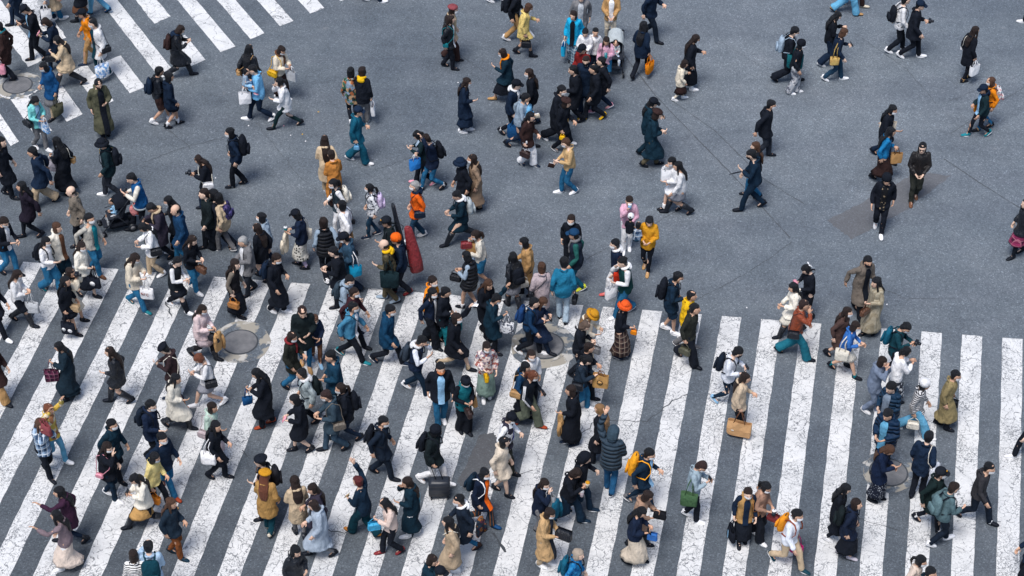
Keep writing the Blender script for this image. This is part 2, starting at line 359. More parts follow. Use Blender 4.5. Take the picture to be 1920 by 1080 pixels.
    tor = [(0,.47,.075,.11),(0,.50,.105,.16*tw),(0,.53,.112,.165*tw),(0,.61,.092,.13*tw),(.005,.70,.108,.15*tw),(0,.765,.105,.165*tw),(-.005,.80,.085,.16*tw),(-.005,.825,.06,.095),(.004,.845,.05,.05),(.012,.875,.047,.047),(.02,.90,.04,.042)]
    rings = []
    for cx, z, rx, ry in tor:
        c = TU(V3(cx*k, 0, z*H)); cv = .84 if .52 < z < .81 else 1
        rings.append((c, V3(cl, 0, -sl), V3(0,1,0), rx*k*cv, ry*k*cv))
    b.loft(rings, n)
    for side, hip, kn, an, pitch in legs:
        b.tube([hip+V3(0,0,.03*k), lerp(hip, kn, .35), lerp(hip, kn, .75), kn, lerp(kn, an, .3), lerp(kn, an, .7), an], [r*k*.94 for r in (.088, .080, .062, .054, .055, .040, .034)], 8)
        fd = V3(math.cos(pitch), 0, -math.sin(pitch)); b.tube([an-fd*.02*k, an+fd*.06*k-V3(0,0,.02*k), an+fd*.13*k-V3(0,0,.035*k)], [.034*k, .032*k, .024*k], 7)
    for side in (1, -1):
        S, el, wr, m = arms[side]
        b.tube([S, lerp(S, el, .5), el, lerp(el, wr, .35), wr, wr+(wr-el).normalized()*.02*k], [r*k for r in (.030, .032, .031, .032, .024, .025)], 7)
    ex = MB()
    prof = [(-.118,.050,.022,.022),(-.108,.030,.050,.044),(-.085,.012,.078,.060),(-.050,.004,.092,.070),(-.01,0,.098,.076),(.03,-.004,.099,.078),(.065,-.008,.088,.070),(.095,-.010,.060,.050),(.112,-.010,.022,.020)]
    ex.vert([(cx, 0, z, rx, ry) for z, cx, rx, ry in prof], 14)
    ex.ball((.098, 0, -.025), (.018, .014, .026), 6, 5); ex.ball((.006, .077, -.015), (.018, .010, .030), 6, 5); ex.ball((.006, -.077, -.015), (.018, .010, .030), 6, 5)
    ex.xf(HT)
    hands = {}
    for side in (1, -1):
        S, el, wr, m = arms[side]; d = (wr-el).normalized()
        pn = V3(0, -side, 0) if m in 'hsk' else (V3(0, -side, .6) if m != 'u' else V3(1, 0, 0))
        hold = ('R' if side < 0 else 'L') in holds
        hand_mesh(ex, wr, d if m not in 'hs' else (d+V3(0,0,-.5)).normalized(), pn, side, k*(1 if not child else .9), 1.1 if hold else .42)
        hands[side] = wr+(d if m not in 'hs' else (d+V3(0,0,-.5)).normalized())*.085*k
    o = b.build('body', skin, root); remesh_later(o, .021*max(k, .6), ex, 0, seed, 1)
    # eyes, brows
    for y in (.031, -.031):
        e = MB(); e.ball((.0865, y, .006), (.0075, .009, .0045), 6, 4); e.xf(HT); e.build('eye', fabric('k', 'hair'), root)
    M_ = tk.get('M')
    if M_:
        q = MB()
        def mf(u, v):
            a = (v-.5)*2*1.25; z = -.008-.098*u; bul = 1+.10*math.cos(a)*(1-abs(u-.45)); w = .101 if u < .6 else .101-.028*(u-.6)/.4
            return (w*bul*math.cos(a)+.004, .079*(1.0 if u < .6 else 1-.35*(u-.6)/.4)*1.06*math.sin(a), z)
        q.grid(mf, 6, 10); q.xf(HT); q.build('face_mask', fabric({'w':'wh','k':'bk','o':'o'}[M_[0]], 'paper'), root)
    else:
        q = MB(); q.ball((.089, 0, -.064), (.010, .022, .005), 6, 4); q.xf(HT); q.build('mouth', MLIP, root)
    # ---------------- hair
    hst, hcol = tk['H'][0], tk['H'][1]; hat = tk.get('C'); h = MB(); vox = .0135
    def strand(pts, rx, ry, seg=10):     # flattened lock following world-ish points (head space pts)
        h.tube(pts, rx, seg, flat=ry)
    if hst == 'bald':
        h.ball((-.026, 0, -.018), (.090, .093, .068))
    else:
        cap = [(-.112,-.058,.026,.045),(-.095,-.058,.038,.058),(-.075,-.054,.050,.070),(-.045,-.045,.064,.080),(-.01,-.036,.074,.087),(.025,-.028,.088,.090),(.060,-.018,.097,.087),(.090,-.018,.084,.076),(.110,-.018,.055,.050),(.119,-.018,.020,.020)]
        h.vert([(cx, 0, z, rx, ry) for z, cx, rx, ry in cap], 14)
        h.ball((.040, 0, .060), (.050, .074, .034))
        if hst != 's':
            for y in (1, -1): h.ball((.006, y*.078, -.025), (.038, .019, .070))
    if hst != 'bald':
        for _ in range(8):
            a_ = R.uniform(0, 6.28); e_ = R.uniform(.0, .85); h.ball((-.03+.072*math.cos(a_)*math.cos(e_), .070*math.sin(a_)*math.cos(e_), .02+.068*math.sin(e_)), (.036, .034, .030), 7, 5)
    h.xf(HT)
    back = lambda x, y, z: TU(V3(x*k, y*k, z*H))
    neck_b = HT(V3(-.075, 0, -.05)); q0 = len(h.v)
    if hst == 'm':
        h2 = MB(); h2.vert([(-.030, 0, -.150, .055, .068), (-.030, 0, -.125, .074, .088), (-.030, 0, -.07, .078, .094), (-.02, 0, 0, .085, .092)], 12); h2.xf(HT); off = len(h.v); h.v += h2.v; h.f += [tuple(i+off for i in f) for f in h2.f]
    elif hst == 'l':
        ln = R.uniform(.20, .34)*k; A0 = HT(V3(-.045, 0, .02)); A1 = HT(V3(-.075, 0, -.09)); A2 = back(-.135, 0, .775); A3 = A2+(back(-.14, 0, .70)-A2).normalized()*ln*.8
        rr = []; u = V3(1,0,0)
        for c, rx, ry in ((A0, .075, .090), (lerp(A0, A1, .5), .066, .092), (A1, .055, .098), (lerp(A1, A2, .5), .046, .102), (A2, .040, .104), (lerp(A2, A3, .55), .034, .092), (A3, .018, .058)):
            rr.append((c, u, V3(0, 1, 0), rx*k, ry*k))
        h.loft(rr[::-1], 12)
        if R.random() < .6:
            for y in (1, -1):
                h.tube([HT(V3(.02, y*.078, -.02)), HT(V3(.015, y*.085, -.09)), back(.05, y*.085, .80), back(.085, y*.08, .745)], [.026*k, .028*k, .026*k, .010*k], 7)
    elif hst in 'pb':
        B0 = HT(V3(-.105, 0, .03 if hst == 'p' else .04))
        h.ball(B0, .040*k if hst == 'b' else .028*k)
        if hst == 'p': h.tube([B0, B0+V3(-.06, 0, -.03)*k, B0+V3(-.085, .01, -.12)*k, B0+V3(-.07, .01, -.24)*k], [.024*k, .036*k, .034*k, .010*k], 8)
    if not (hat and hat[0] in ('hood',)):
        o = h.build('hair', fabric(hcol, 'hair'), root); remesh_later(o, vox*max(k, .8), None, .006, seed+5, 1)
    if hat:
        q = MB(); ht = hat[0]
        if ht in ('cap', 'bucket', 'beanie', 'pom', 'boater'):
            g = 1.09 if ht != 'beanie' else 1.12
            dome = [(.022,.103,.094),(.06,.102,.092),(.095,.085,.077),(.122,.05,.046),(.13,.012,.012)] if ht != 'boater' else [(.03,.10,.092),(.09,.096,.088),(.125,.088,.08),(.132,.05,.05)]
            if ht in ('beanie', 'pom'): dome = [(-.005,.105,.098)]+[(z+.012, a, b_) for z, a, b_ in dome]
            q.vert([(-.008, 0, z, rx*g, ry*g) for z, rx, ry in dome], 14)
            if ht == 'cap': q.grid(lambda u, v: (.085+.085*u*math.cos((v-.5)*1.7), .092*(1-.15*u)*math.sin((v-.5)*2.0), .034-.022*u-.015*abs(v-.5)), 3, 8); q.grid(lambda u, v: (.085+.085*u*math.cos((v-.5)*1.7), .092*(1-.15*u)*math.sin((v-.5)*2.0), .028-.022*u-.015*abs(v-.5)), 3, 8)
            if ht in ('bucket', 'boater'):
                w = .055; dz = -.045 if ht == 'bucket' else -.004
                q.vert([(-.008, 0, .030+dz-.004, .11+w, .10+w), (-.008, 0, .030+dz, .115+w, .105+w), (-.008, 0, .046, .105, .096)], 18)
            if ht == 'pom': q.ball((-.02, 0, .165), .035)
        elif ht == 'beret':
            q.vert([(-.01, 0, .035, .095, .088), (-.022, 0, .055, .125, .118), (-.03, 0, .085, .132, .125), (-.03, 0, .112, .10, .095), (-.025, 0, .128, .04, .04)], 16); q.ball((-.025, 0, .134), .012)
        elif ht == 'hood':
            q.vert([(-.06, 0, -.13, .09, .10), (-.045, 0, -.08, .108, .115), (-.035, 0, 0, .12, .115), (-.025, 0, .06, .12, .108), (-.02, 0, .11, .085, .08), (-.02, 0, .138, .03, .03)], 14)
        q.xf(HT); o = q.build('hood' if ht == 'hood' else 'hat', fabric(hat[1]), root)
        if ht == 'hood': remesh_later(o, .02, None, .006, seed, 1)
        if hat[1] == 'bkgold':
            q = MB(); q.ball((.098, 0, .075), (.012, .022, .018)); q.xf(HT); q.build('emblem', fabric('must'), root)
    if 'g' in tk:
        q = MB()
        for y in (.031, -.031): q.ball((.097, y, .006), (.008, .025, .018))
        q.tube([(.103, -.03, .012), (.103, .03, .012)], .004, 5); q.tube([(.09, .055, .01), (.0, .082, .008)], .003, 5); q.tube([(.09, -.055, .01), (.0, -.082, .008)], .003, 5)
        q.xf(HT); q.build('sunglasses', fabric('bk', 'plastic'), root)
    # ---------------- clothes: bottom
    B = tk['B']; X, Y = V3(1,0,0), V3(0,1,0)
    if B[0] in 'ph':
        q = MB(); w = int(B[2]) if len(B) > 2 else 1
        hips = [(0,.455,.07,.12),(0,.50,.122,.172*tw),(0,.54,.125,.172*tw),(0,.60,.108,.147*tw),(0,.615,.105,.143*tw)]
        q.loft([(TU(V3(cx, 0, z*H)), V3(cl, 0, -sl), Y, rx*k, ry*k) for cx, z, rx, ry in hips], 14)
        rr = {0: (.090,.080,.064,.057,.056,.046,.043), 1: (.090,.083,.072,.065,.064,.061,.063), 2: (.094,.091,.088,.089,.093,.097,.103)}[w]
        for side, hip, kn, an, pitch in legs:
            e_ = an+V3(-.012, 0, -.012*k)
            pts = [hip+V3(0,0,.02*k), lerp(hip, kn, .35), lerp(hip, kn, .75), kn, lerp(kn, e_, .3), lerp(kn, e_, .7), e_]
            if B[0] == 'h': pts = pts[:3]+[lerp(hip, kn, .88)]; r_ = [.1*k, .104*k, .1*k, .102*k]
            else: r_ = [x*k for x in rr]
            q.tube(pts, r_, 10)
        o = q.build('shorts' if B[0] == 'h' else 'trousers', fabric(B[1]), root); remesh_later(o, .019*max(k, .7), None, .008, seed+1, 1)
    else:
        bot = float(B[2])*H; fl = float(B[3])*.18*k if len(B) > 3 else .02; q = MB(); zs = [.615*H, .57*H, .53*H]; z = .49*H
        while z > bot+.02: zs.append(z); z -= .055*H
        zs.append(bot); rings = []; ph0 = R.uniform(0, 6)
        for z in zs:
            t = max(0, (.53*H-z)/(.53*H-bot)); zz = hz+(z-hip0) if z > .5*H else z*(hz/hip0)
            x0, x1 = legx(zz) if z < .5*H else (0, 0); c = TU(V3(0, 0, z)) if z > .5*H else V3((x0+x1)/2*.9, 0, zz)
            rx = (.118 if z < .6*H else .105)*k+(x1-x0)/2*.78*(t**.6 if t < 1 else 1)+fl*t; ry = (.168*tw if z < .6*H else .140)*k+fl*t*.8+.01
            tb = float(tk['T'][1])*H if len(tk['T']) > 1 else .45*H; sh_ = .90 if z > tb-.02 else 1.0
            rings.append((c, X, Y, rx*sh_, ry*sh_, t))
        rings = rings[::-1]; kf = R.choice((7, 8, 9)); af = .02+.5*fl
        q.loft([r[:5] for r in rings], 36, True, lambda ri, t: rings[ri][5]*af*(math.sin(kf*t+ph0)+.4*math.sin((kf*2+1)*t+2*ph0)))
        q.build('skirt', fabric(B[1]), root)
    # ---------------- leg wear, shoes
    lc = tk['L'][0] if 'L' in tk else None
    if lc and lc != 'sk' and B[0] in 'sh':
        for side, hip, kn, an, pitch in legs:
            q = MB(); q.tube([lerp(hip, kn, .3), lerp(hip, kn, .75), kn, lerp(kn, an, .3), lerp(kn, an, .7), an, an-V3(0,0,.02)], [r*k for r in (.085,.066,.057,.058,.043,.037,.037)], 10)
            q.build('stocking', fabric(lc), root)
    sc = tk['S'][0] if 'S' in tk else 'bk'
    if 'K' in tk:
        kc, kh = tk['K'][0], float(tk['K'][1])*H
        for side, hip, kn, an, pitch in legs:
            L = (kn-an).length; t1 = min(1.0, max(.12, (kh-.03*H)/L)); tall = t1 > .5; e0 = .018 if kc == 'bk' and tall else .007
            pts = [lerp(an, kn, t1), lerp(an, kn, t1*.75), lerp(an, kn, t1*.4), an, an-V3(0, 0, .025)]
            rf = lambda t: .036+.022*min(1, t/.65)
            q = MB(); q.tube(pts, [(rf(t1)+e0)*k, (rf(t1*.75)+e0)*k, (rf(t1*.4)+e0)*k, (.036+e0)*k, (.037+e0)*k], 10)
            q.build('boot_shaft' if (kc == sc and tall) else 'sock', fabric(kc, 'leather' if kc == sc else 'cloth'), root)
    for side, hip, kn, an, pitch in legs:
        Rf = Matrix.Rotation(side*.10, 3, 'Z') @ Matrix.Rotation(pitch, 3, 'Y'); a0 = an-V3(0,0,.0)
        fs = k*(1.0 if not child else 1.05)*(1.08 if sc in ('wh', 'yg', 'lgb') else 1)
        q = MB(); prof = [(-.062,.012,.028,.030),(-.055,.0,.036,.042),(-.02,0,.040,.052),(.03,-.010,.041,.044),(.08,-.022,.044,.032),(.125,-.028,.043,.027),(.158,-.034,.032,.020),(.172,-.038,.014,.010)]
        q.loft([(V3(x, 0, z-.008), Y, V3(0,0,1), ry, rz) for x, z, ry, rz in prof], 10)
        q.tube([(-.015, 0, .0), (-.012, 0, .045)], [.040, .041], 9)
        fl_ = -.052
        q.xf(lambda v: a0+Rf@(V3(v.x, v.y, max(v.z, fl_))*fs)); sh_o = q.build('shoe', fabric(sc, 'shoe'), root)
        q = MB(); q.loft([(V3(0.052, 0, fl_-.012), X, Y, .116, .040), (V3(.052, 0, fl_+.008), X, Y, .120, .043)], 14)
        q.xf(lambda v: a0+Rf@(V3(v.x, v.y*(1+.6*(v.x-.05)*.8), v.z)*fs)); q.build('sole', fabric('wh' if sc in ('wh','nv','tl','tld2','lb','jn','gy','rd','yg','pk','nvt') and sc != 'bk' else 'bk', 'shoe'), sh_o)
    # ---------------- clothes: top
    T = tk['T']; tc = T[0]; bot = float(T[1])*H if len(T) > 1 else .45*H; fl = float(T[2])*.22*k if len(T) > 2 else (.0 if bot > .43*H else .012)
    if tc == 'bkpat': tcm = 'bkpatt'
    else: tcm = tc
    coat = bot < .435*H; puff = tc.startswith('puff'); ease = (.014 if not coat else .021)*k+(.028*k if puff else 0)+R.uniform(-.004, .006)
    q = MB(); zs = [.838, .815, .795, .765, .70, .63, .56, .51]; rings = []; ph0 = R.uniform(0, 6); kf = R.choice((5, 6, 7))
    bodyr = {.838:(.052,.055), .815:(.070,.105*tw), .795:(.088,.158*tw), .765:(.106,.168*tw), .70:(.112,.154*tw), .63:(.102,.138*tw), .56:(.110,.155*tw), .51:(.112,.165*tw)}
    for zf in zs:
        if zf*H < bot+.01: continue
        rx, ry = bodyr[zf]; e2_ = ease*(.55 if zf > .8 else 1)+(.012*k if zf < .66 else 0)
        rings.append((TU(V3(0, 0, zf*H)), V3(cl, 0, -sl), Y, rx*k+e2_, ry*k+e2_*.9, 0))
    z = min(.465*H, .51*H); zz0 = .51*H
    while z > bot+.03: zs2 = z; t = (zz0-z)/(zz0-bot); zz = z*(hz/hip0); x0, x1 = legx(zz); rings.append((V3((x0+x1)/2*.9+.0, 0, zz), X, Y, .118*k+ease+(x1-x0)/2*1.0*min(1, t*2)+fl*t, .168*tw*k+ease*.9+fl*t*.8, t)); z -= .05*H
    t = 1 if bot < .5*H else 0; zz = bot*(hz/hip0); x0, x1 = legx(zz) if bot < .49*H else (0, 0)
    rings.append((V3((x0+x1)/2*.9, 0, zz) if bot < .5*H else TU(V3(0, 0, bot)), X, Y, .118*k+ease+(x1-x0)/2*1.0*t+fl*t, .166*tw*k+ease*.9+fl*t*.8, t))
    rings = rings[::-1]; af = .012+.55*fl if coat else 0
    tor_r = [r[:5] for r in rings]
    q.loft(tor_r, 30, True, lambda ri, t: rings[ri][5]*af*(math.sin(kf*t+ph0)+.5*math.sin((2*kf+1)*t)))
    split = tc in SLV; sq = MB() if split else q
    for side in (1, -1):
        S, el, wr, m = arms[side]; S2 = TU(V3(-.008*k, side*sw*.86, shz-.004)); g = ease*.55 if not split else .008
        e1_ = lerp(el, wr, .92)
        sq.ball(S2, (.056*k+g, .052*k+g, .054*k+g), 9, 6)
        lf = 1.15 if (tc in ('patflo','whb','crw','wh','cr','pkcr')) else 1
        sq.tube([S2, lerp(S, el, .5), el, lerp(el, wr, .4), lerp(el, wr, .8), e1_], [.055*k+g, (.048*k+g)*lf, (.042*k+g)*lf, (.042*k+g)*lf, (.037*k+g*.9)*lf, .032*k+g*.8], 10)
    # collar / hood
    if tc not in ('wh',) or coat: q.tube([TU(V3((-.045+.075*math.cos(a))*k, .072*k*math.sin(a), (.842-.012*math.cos(a))*H)) for a in [math.pi*2*i/12 for i in range(13)]], .019*k+(.008 if coat else 0), 6)
    isleather = tc in ('leather', 'rust') or (tc == 'bk' and R.random() < .15)
    o = q.build('coat' if coat else ('jacket' if tc in C and C[tc][0] < .2 else 'top'), fabric(tcm, 'leather' if isleather else 'cloth'), root); remesh_later(o, .0195*max(k, .7), None, .011 if not puff else .007, seed+2, 1)
    if split: o = sq.build('sleeves', fabric(SLV[tc]), root); remesh_later(o, .019, None, .008, seed+3, 1)
    if tc == 'track':
        q = MB()
        for side in (1, -1):
            S, el, wr, m = arms[side]
            for dy in (-.022, 0, .022): q.tube([S+V3(dy, side*.062, .03), lerp(S, el, .5)+V3(dy, side*.066, 0), el+V3(dy-.01, side*.058, 0), lerp(el, wr, .9)+V3(dy-.01, side*.052, 0)], .007, 5)
        q.build('sleeve_stripes', fabric('wh'), root)
    if tc == 'varsity':
        q = MB(); q.vert([(c.x, c.y, c.z+dz, ru+.012, rv+.012) for (c, u, v, ru, rv) in tor_r[:1] for dz in (.0, .045)], 20); q.build('hem_band', fabric('lgy'), root)
    if 'I' in tk:
        ic = tk['I'][0]; q = MB()
        top_i = len(tor_r)-1
        def pf(u, v):
            f = u*(top_i-.35); i = int(f); fr = f-i; r0, r1 = tor_r[i], tor_r[min(i+1, top_i)]
            c = lerp(r0[0], r1[0], fr); ru = lerp(r0[3], r1[3], fr)+.020; rv = lerp(r0[4], r1[4], fr)+.012; a = (v-.5)*2*(.42-.12*(1-u))
            return c+r0[1]*ru*math.cos(a)+Y*rv*math.sin(a)
        q.grid(pf, 14, 6); q.build('shirt', fabric(ic), root)
    if tc == 'bkpat':
        pass
    if 'G' in tk:
        q = MB(); hood = tk['G'][0] in ('ye', 'wh', 'lgb', 'nv')
        q.tube([TU(V3((-.012+.085*math.cos(a))*k, .085*k*math.sin(a), (.850-.014*math.cos(a))*H)) for a in [math.pi*2*i/14 for i in range(15)]], .034*k, 8)
        if hood: q.ball(TU(V3(-.105*k, 0, .825*H)), (.055*k, .10*k, .075*k))
        else: q.tube([TU(V3(.085*k, .03*k, .845*H)), TU(V3(.135*k, .04*k, .77*H)), TU(V3(.14*k, .04*k, .66*H))], [.03*k, .045*k, .04*k], 8, flat=.45)
        o = q.build('hood' if hood else 'scarf', fabric(tk['G'][0]), root); remesh_later(o, .016, None, .006, seed+4, 1)
    ctx = dict(root=root, k=k, H=H, hands=hands, TU=TU, hz=hz, th=th_, deg=deg, hip0=hip0, HT=HT, ease=ease, sw=sw, arms=arms, R=R)
    for bs in bags: make_bag(ctx, bs)
    return ctx
LAST = [None]
def P(hx, hy, H, deg, stride, look, label, *bags):
    LAST[0] = person(hx, hy, H, deg, stride, look, label, bags); return LAST[0]
def CARRIED(px, py, label):
    c = LAST[0]; r = c['root']; th = c['th']; fwd = Vector((math.cos(th), math.sin(th), 0))
    d = FW+RT*((px-960)/F_PX)+UP*((540-py)/F_PX); ry = r.location.y-.16; t = ry/d.y; top = Vector((0, 0, HC))+d*t
    H = .82
    spec = ('T:lgb:.44 B:h:lb L:sk S:pk H:s:k A:bb' if 'pale clothes' in label else ('T:patchk:.44 B:p:dj:1 S:bk H:s:k A:bb' if 'mustard' in label else 'T:bk:.44 B:p:bk:1 S:bk H:s:k C:beanie:wh M:w A:bb'))
    person(0, 0, H, c['deg']+180, 0, spec, label, (), sit=(top.x, top.y, top.z-.58*H))
# ------------------------------------------------------------------ bags and held things
CAT = dict(tote=('tote_bag','tote bag'), carrier=('shopping_bag','shopping bag'), handbag=('handbag','handbag'), backpack=('backpack','backpack'), pouch=('pouch','pouch'), phone=('phone','phone'), camera=('camera','camera'),
 case=('instrument_case','instrument case'), book=('notebook','notebook'), cup=('drink_cup','cup'), coat=('folded_garment','garment'), paper=('paper_slip','paper'), food=('food','food'), suitcase=('suitcase','suitcase'), stick=('umbrella','umbrella'), bow=('hair_bow','bow'))
GRP = dict(tote='tote bags carried in the crowd', carrier='shopping bags carried in the crowd', handbag='handbags carried in the crowd', backpack='backpacks worn in the crowd', pouch='small pouches carried in the crowd', phone='phones held in the crowd', camera='cameras held in the crowd')
def make_bag(c, spec):
    p = spec.split(':'); kind, col, hold, label = p[:4]; sz = float(p[4]) if len(p) > 4 else 1.0
    k, H, R = c['k'], c['H'], c['R']; TU = c['TU']
    side = -1 if hold in 'Rr' else 1
    if kind == 'bow':
        q = MB(); b0 = V3(-.115, 0, .06)
        for y in (1, -1): q.loft([(b0, V3(0,0,1), V3(-1,0,0), .012, .01), (b0+V3(-.01, y*.035, .01), V3(0,0,1), V3(-1,0,0), .032, .016), (b0+V3(-.012, y*.062, .012), V3(0,0,1), V3(-1,0,0), .026, .01)], 8); q.tube([b0, b0+V3(-.02, y*.02, -.06), b0+V3(-.025, y*.03, -.11)], [.008, .014, .016], 6, flat=.3)
        q.xf(c['HT']); q.build('hair_bow', fabric('wh'), c['root']); return
    hand = c['hands'][side].copy()
    both = (c['hands'][1]+c['hands'][-1])/2
    matk = 'leather' if (kind in ('handbag', 'case', 'suitcase') and col not in ('bkf', 'pkgy', 'tnf')) else ('paper' if kind in ('carrier', 'paper', 'cup') else ('plastic' if kind in ('phone', 'camera') else 'cloth'))
    mt = fabric(col, matk); dark = fabric('bk', 'plastic')
    O = V3(0, 0, 0); strap_pts = None
    name, cat = CAT[kind]
    # anchor in person space -> root of the thing at its own base
    if kind == 'backpack':
        base = TU(V3(-.20*k, 0, .555*H)); up = (TU(V3(-.2*k, 0, .8*H))-base).normalized()
        if hold == 'F': base = TU(V3(.17*k, 0, .56*H))
    elif kind == 'case':
        base = TU(V3(-.24*k, -.05*k, (.30 if col == 'mr' else .42)*H))
    elif hold in 'lr' and kind != 'phone':
        w_y = side*(c['sw']+.085*k); zz = (.44 if kind in ('tote', 'carrier') else .50)*H*(c['hz']/c['hip0']); hgt = {'tote':.33, 'carrier':.32, 'handbag':.17, 'pouch':.11, 'coat': .4}.get(kind, .2)*sz
        base = V3(-.02*k, w_y, zz+.02-hgt*.25)
    elif hold == 'F':
        base = both+V3(.05, 0, -.08) if kind not in ('cup', 'camera', 'phone', 'stick', 'food', 'paper') else both
        if kind in ('carrier', 'coat'): base = both+V3(.06, 0, -.25*sz)
        if kind == 'pouch': base = both+V3(.04, 0, -.26)
        if kind in ('phone', 'camera', 'paper', 'cup') :
            hs_ = [s_ for s_ in (1, -1) if c['arms'][s_][3] in 'upf']
            if len(hs_) == 1: base = c['hands'][hs_[0]].copy()
            elif len(hs_) == 0: base = c['hands'][-1].copy()
    else: base = hand
    hang = hold in 'RL' and kind in ('tote', 'carrier', 'handbag', 'pouch', 'coat')
    if hang:
        bh = {'tote':.32, 'carrier':.30, 'handbag':.18, 'pouch':.12, 'coat':.45}[kind]*sz; hl = {'tote':.20, 'carrier':.12, 'handbag':.13, 'pouch':.06, 'coat':.0}[kind]
        hl = min(hl, max(.05, hand.z-bh-.04)); base = V3(hand.x, hand.y+side*.015, max(hand.z-hl-bh, .03))
    rt = c['root']; Rz = Matrix.Rotation(c['th'], 3, 'Z'); wl = Vector(rt.location)+Rz@base
    if kind == 'suitcase': wl = at(824, 930); base = Rz.transposed()@(wl-Vector(rt.location))
    tw_ = R.uniform(-.2, .2) if hang else 0
    if kind == 'suitcase': tw_ = -c['th']+.04
    root = empty(name, wl, c['th']+tw_); tag(root, label, cat, GRP.get(kind))
    Ri = Matrix.Rotation(-tw_, 3, 'Z')
    loc = lambda v: Ri@(v-base)       # person space -> thing space
    q = MB()
    if kind == 'backpack':
        big = 1.15 if ('big' in label or 'large' in label) else 1.0; S_ = c['root']
        ln = math.atan2((TU(V3(0,0,.8*H))-TU(V3(0,0,.6*H))).x, (TU(V3(0,0,.8*H))-TU(V3(0,0,.6*H))).z); Rb = Matrix.Rotation(ln, 3, 'Y'); sg = -1 if hold != 'F' else 1
        w, d, h_ = .15*k*big, .085*k*big, .42*k*big
        prof = [(0,.5,.6),(.03,.85,.9),(.12,1,1),(.25,1,1),(.34,.95,.85),(.40,.75,.6),(.42,.3,.3)]
        q.loft([(Rb@V3(sg*(.0-.0), 0, z/.42*h_), Rb@V3(1,0,0), Y_, d*b_, w*a_) for z, a_, b_ in prof], 14); o = q.build('bag_body', mt, root); remesh_later(o, .018, None, .006, 3, 1)
        q = MB(); q.box(Rb@V3(sg*(d+.008), 0, .13*k), (.05, w*1.4, .17*k), Rb, .3); q.build('front_pocket', mt, root)
        q = MB()
        q.tube([Rb@V3(0, -.03, h_-.01), Rb@V3(0, -.02, h_+.03), Rb@V3(0, .02, h_+.03), Rb@V3(0, .03, h_-.01)], .008, 5)
        q.build('grab_handle', dark, root)
        sm = fabric({'bkb':'br','nvw':'wh','lgb':'lgb','oro':'oro','oro2':'rust','tld2':'tld2'}.get(col, 'bk'))
        e_ = c['ease']+.008
        for y in (1, -1):
            q = MB(); yy = y*.095*k
            pts = [TU(V3(-.135*k-e_, yy*.7, .775*H)), TU(V3(-.06*k, yy, .832*H+e_*.6)), TU(V3(.055*k+e_*.5, yy, .818*H+e_*.3)), TU(V3(.105*k+e_, yy*1.05, .765*H)), TU(V3(.122*k+e_, yy*1.2, .69*H)), TU(V3(.06*k+e_, y*(.165*k+e_), .62*H)), TU(V3(-.10*k-e_, y*.13*k, .59*H))]
            if hold == 'F': continue
            q.tube([loc(p_) for p_ in pts], .017*k, 6, flat=.45, ref=V3(0,1,0)); q.build('shoulder_strap', sm, root)
        return
    if kind == 'case':
        Rb = Matrix.Rotation(.12, 3, 'Y') @ Matrix.Rotation(.16, 3, 'X')
        prof = [(0,.11,.05),(.04,.15,.085),(.3,.155,.09),(.6,.135,.085),(.9,.11,.075),(1.1,.09,.065),(1.16,.075,.055),(1.19,.04,.035)] if col == 'mr' else [(0,.08,.04),(.04,.14,.065),(.25,.16,.07),(.6,.12,.06),(.74,.085,.05),(1.06,.08,.045),(1.12,.07,.03)]
        q.loft([(Rb@V3(-a_*.4 if col == 'mr' else 0, 0, z), Rb@V3(1,0,0), Rb@V3(0,1,0), (a_ if col == 'mr' else b_), (b_ if col == 'mr' else a_)) for z, a_, b_ in prof], 12); q.build('case_body', mt, root)
        q = MB(); q.tube([Rb@V3(-.075, -.02, .55), Rb@V3(-.12, 0, .50), Rb@V3(-.075, .02, .42)], .01, 5); q.build('grab_handle', dark, root)
        q = MB(); q.tube([Rb@V3(.05, .08, .65), loc(TU(V3(.10*k, .09*k, .80*H))), loc(TU(V3(.12*k, .1*k, .66*H))), Rb@V3(.05, .12, .2)], .014, 5); q.build('shoulder_strap', dark, root)
        return
    if kind == 'suitcase':
        q.box(V3(0, 0, .27), (.42, .25, .42), None, .18); q.build('shell', fabric('dg', 'plastic'), root)
        q = MB()
        for z in (.16, .27, .38): q.box(V3(0, 0, z), (.426, .256, .012), None, .2)
        q.build('ribs', fabric('bk', 'plastic'), root)
        q = MB(); tp = loc(hand); tp = V3(tp.x, tp.y, tp.z)
        for x in (-.07, .07): q.tube([V3(x, 0, .48), V3(tp.x+x, tp.y, tp.z)], .009, 6)
        q.build('telescopic_handle', fabric('bk', 'plastic'), root); q = MB(); q.tube([V3(tp.x-.085, tp.y, tp.z), V3(tp.x+.085, tp.y, tp.z)], .015, 7); q.build('grip', dark, root)
        for x in (-.16, .16):
            for y in (-.09, .09): q = MB(); q.tube([(x-.012, y, .032), (x+.012, y, .032)], .032, 12, ref=V3(0,1,0)); q.build('wheel', dark, root)
        return
    if kind in ('tote', 'carrier'):
        w, d, h_ = (.30*sz, .11*sz, .29*sz) if kind == 'tote' else (.27*sz, .10*sz, .28*sz)
        if col == 'kraftbig': w, d, h_ = .50, .13, .36
        n = 20
        def ring(z, fx, fy, bend=0):
            pts = []
            for j in range(n):
                t = 2*math.pi*j/n; ct, st = math.cos(t), math.sin(t); e = .35 if kind == 'carrier' else .55
                pts.append((math.copysign(abs(ct)**e, ct)*w/2*fx, math.copysign(abs(st)**e, st)*d/2*fy))
            return [V3(x, y, z+(.006*math.sin(9*x/w+z*7))) for x, y in pts]
        lv = [(0, .96, .96), (.02*sz, 1, 1), (h_*.5, 1.02, 1.05), (h_, 1.0 if kind == 'carrier' else 1.04, .72)]
        b0 = 0
        for z, fx, fy in lv: q.v += ring(z, fx, fy)
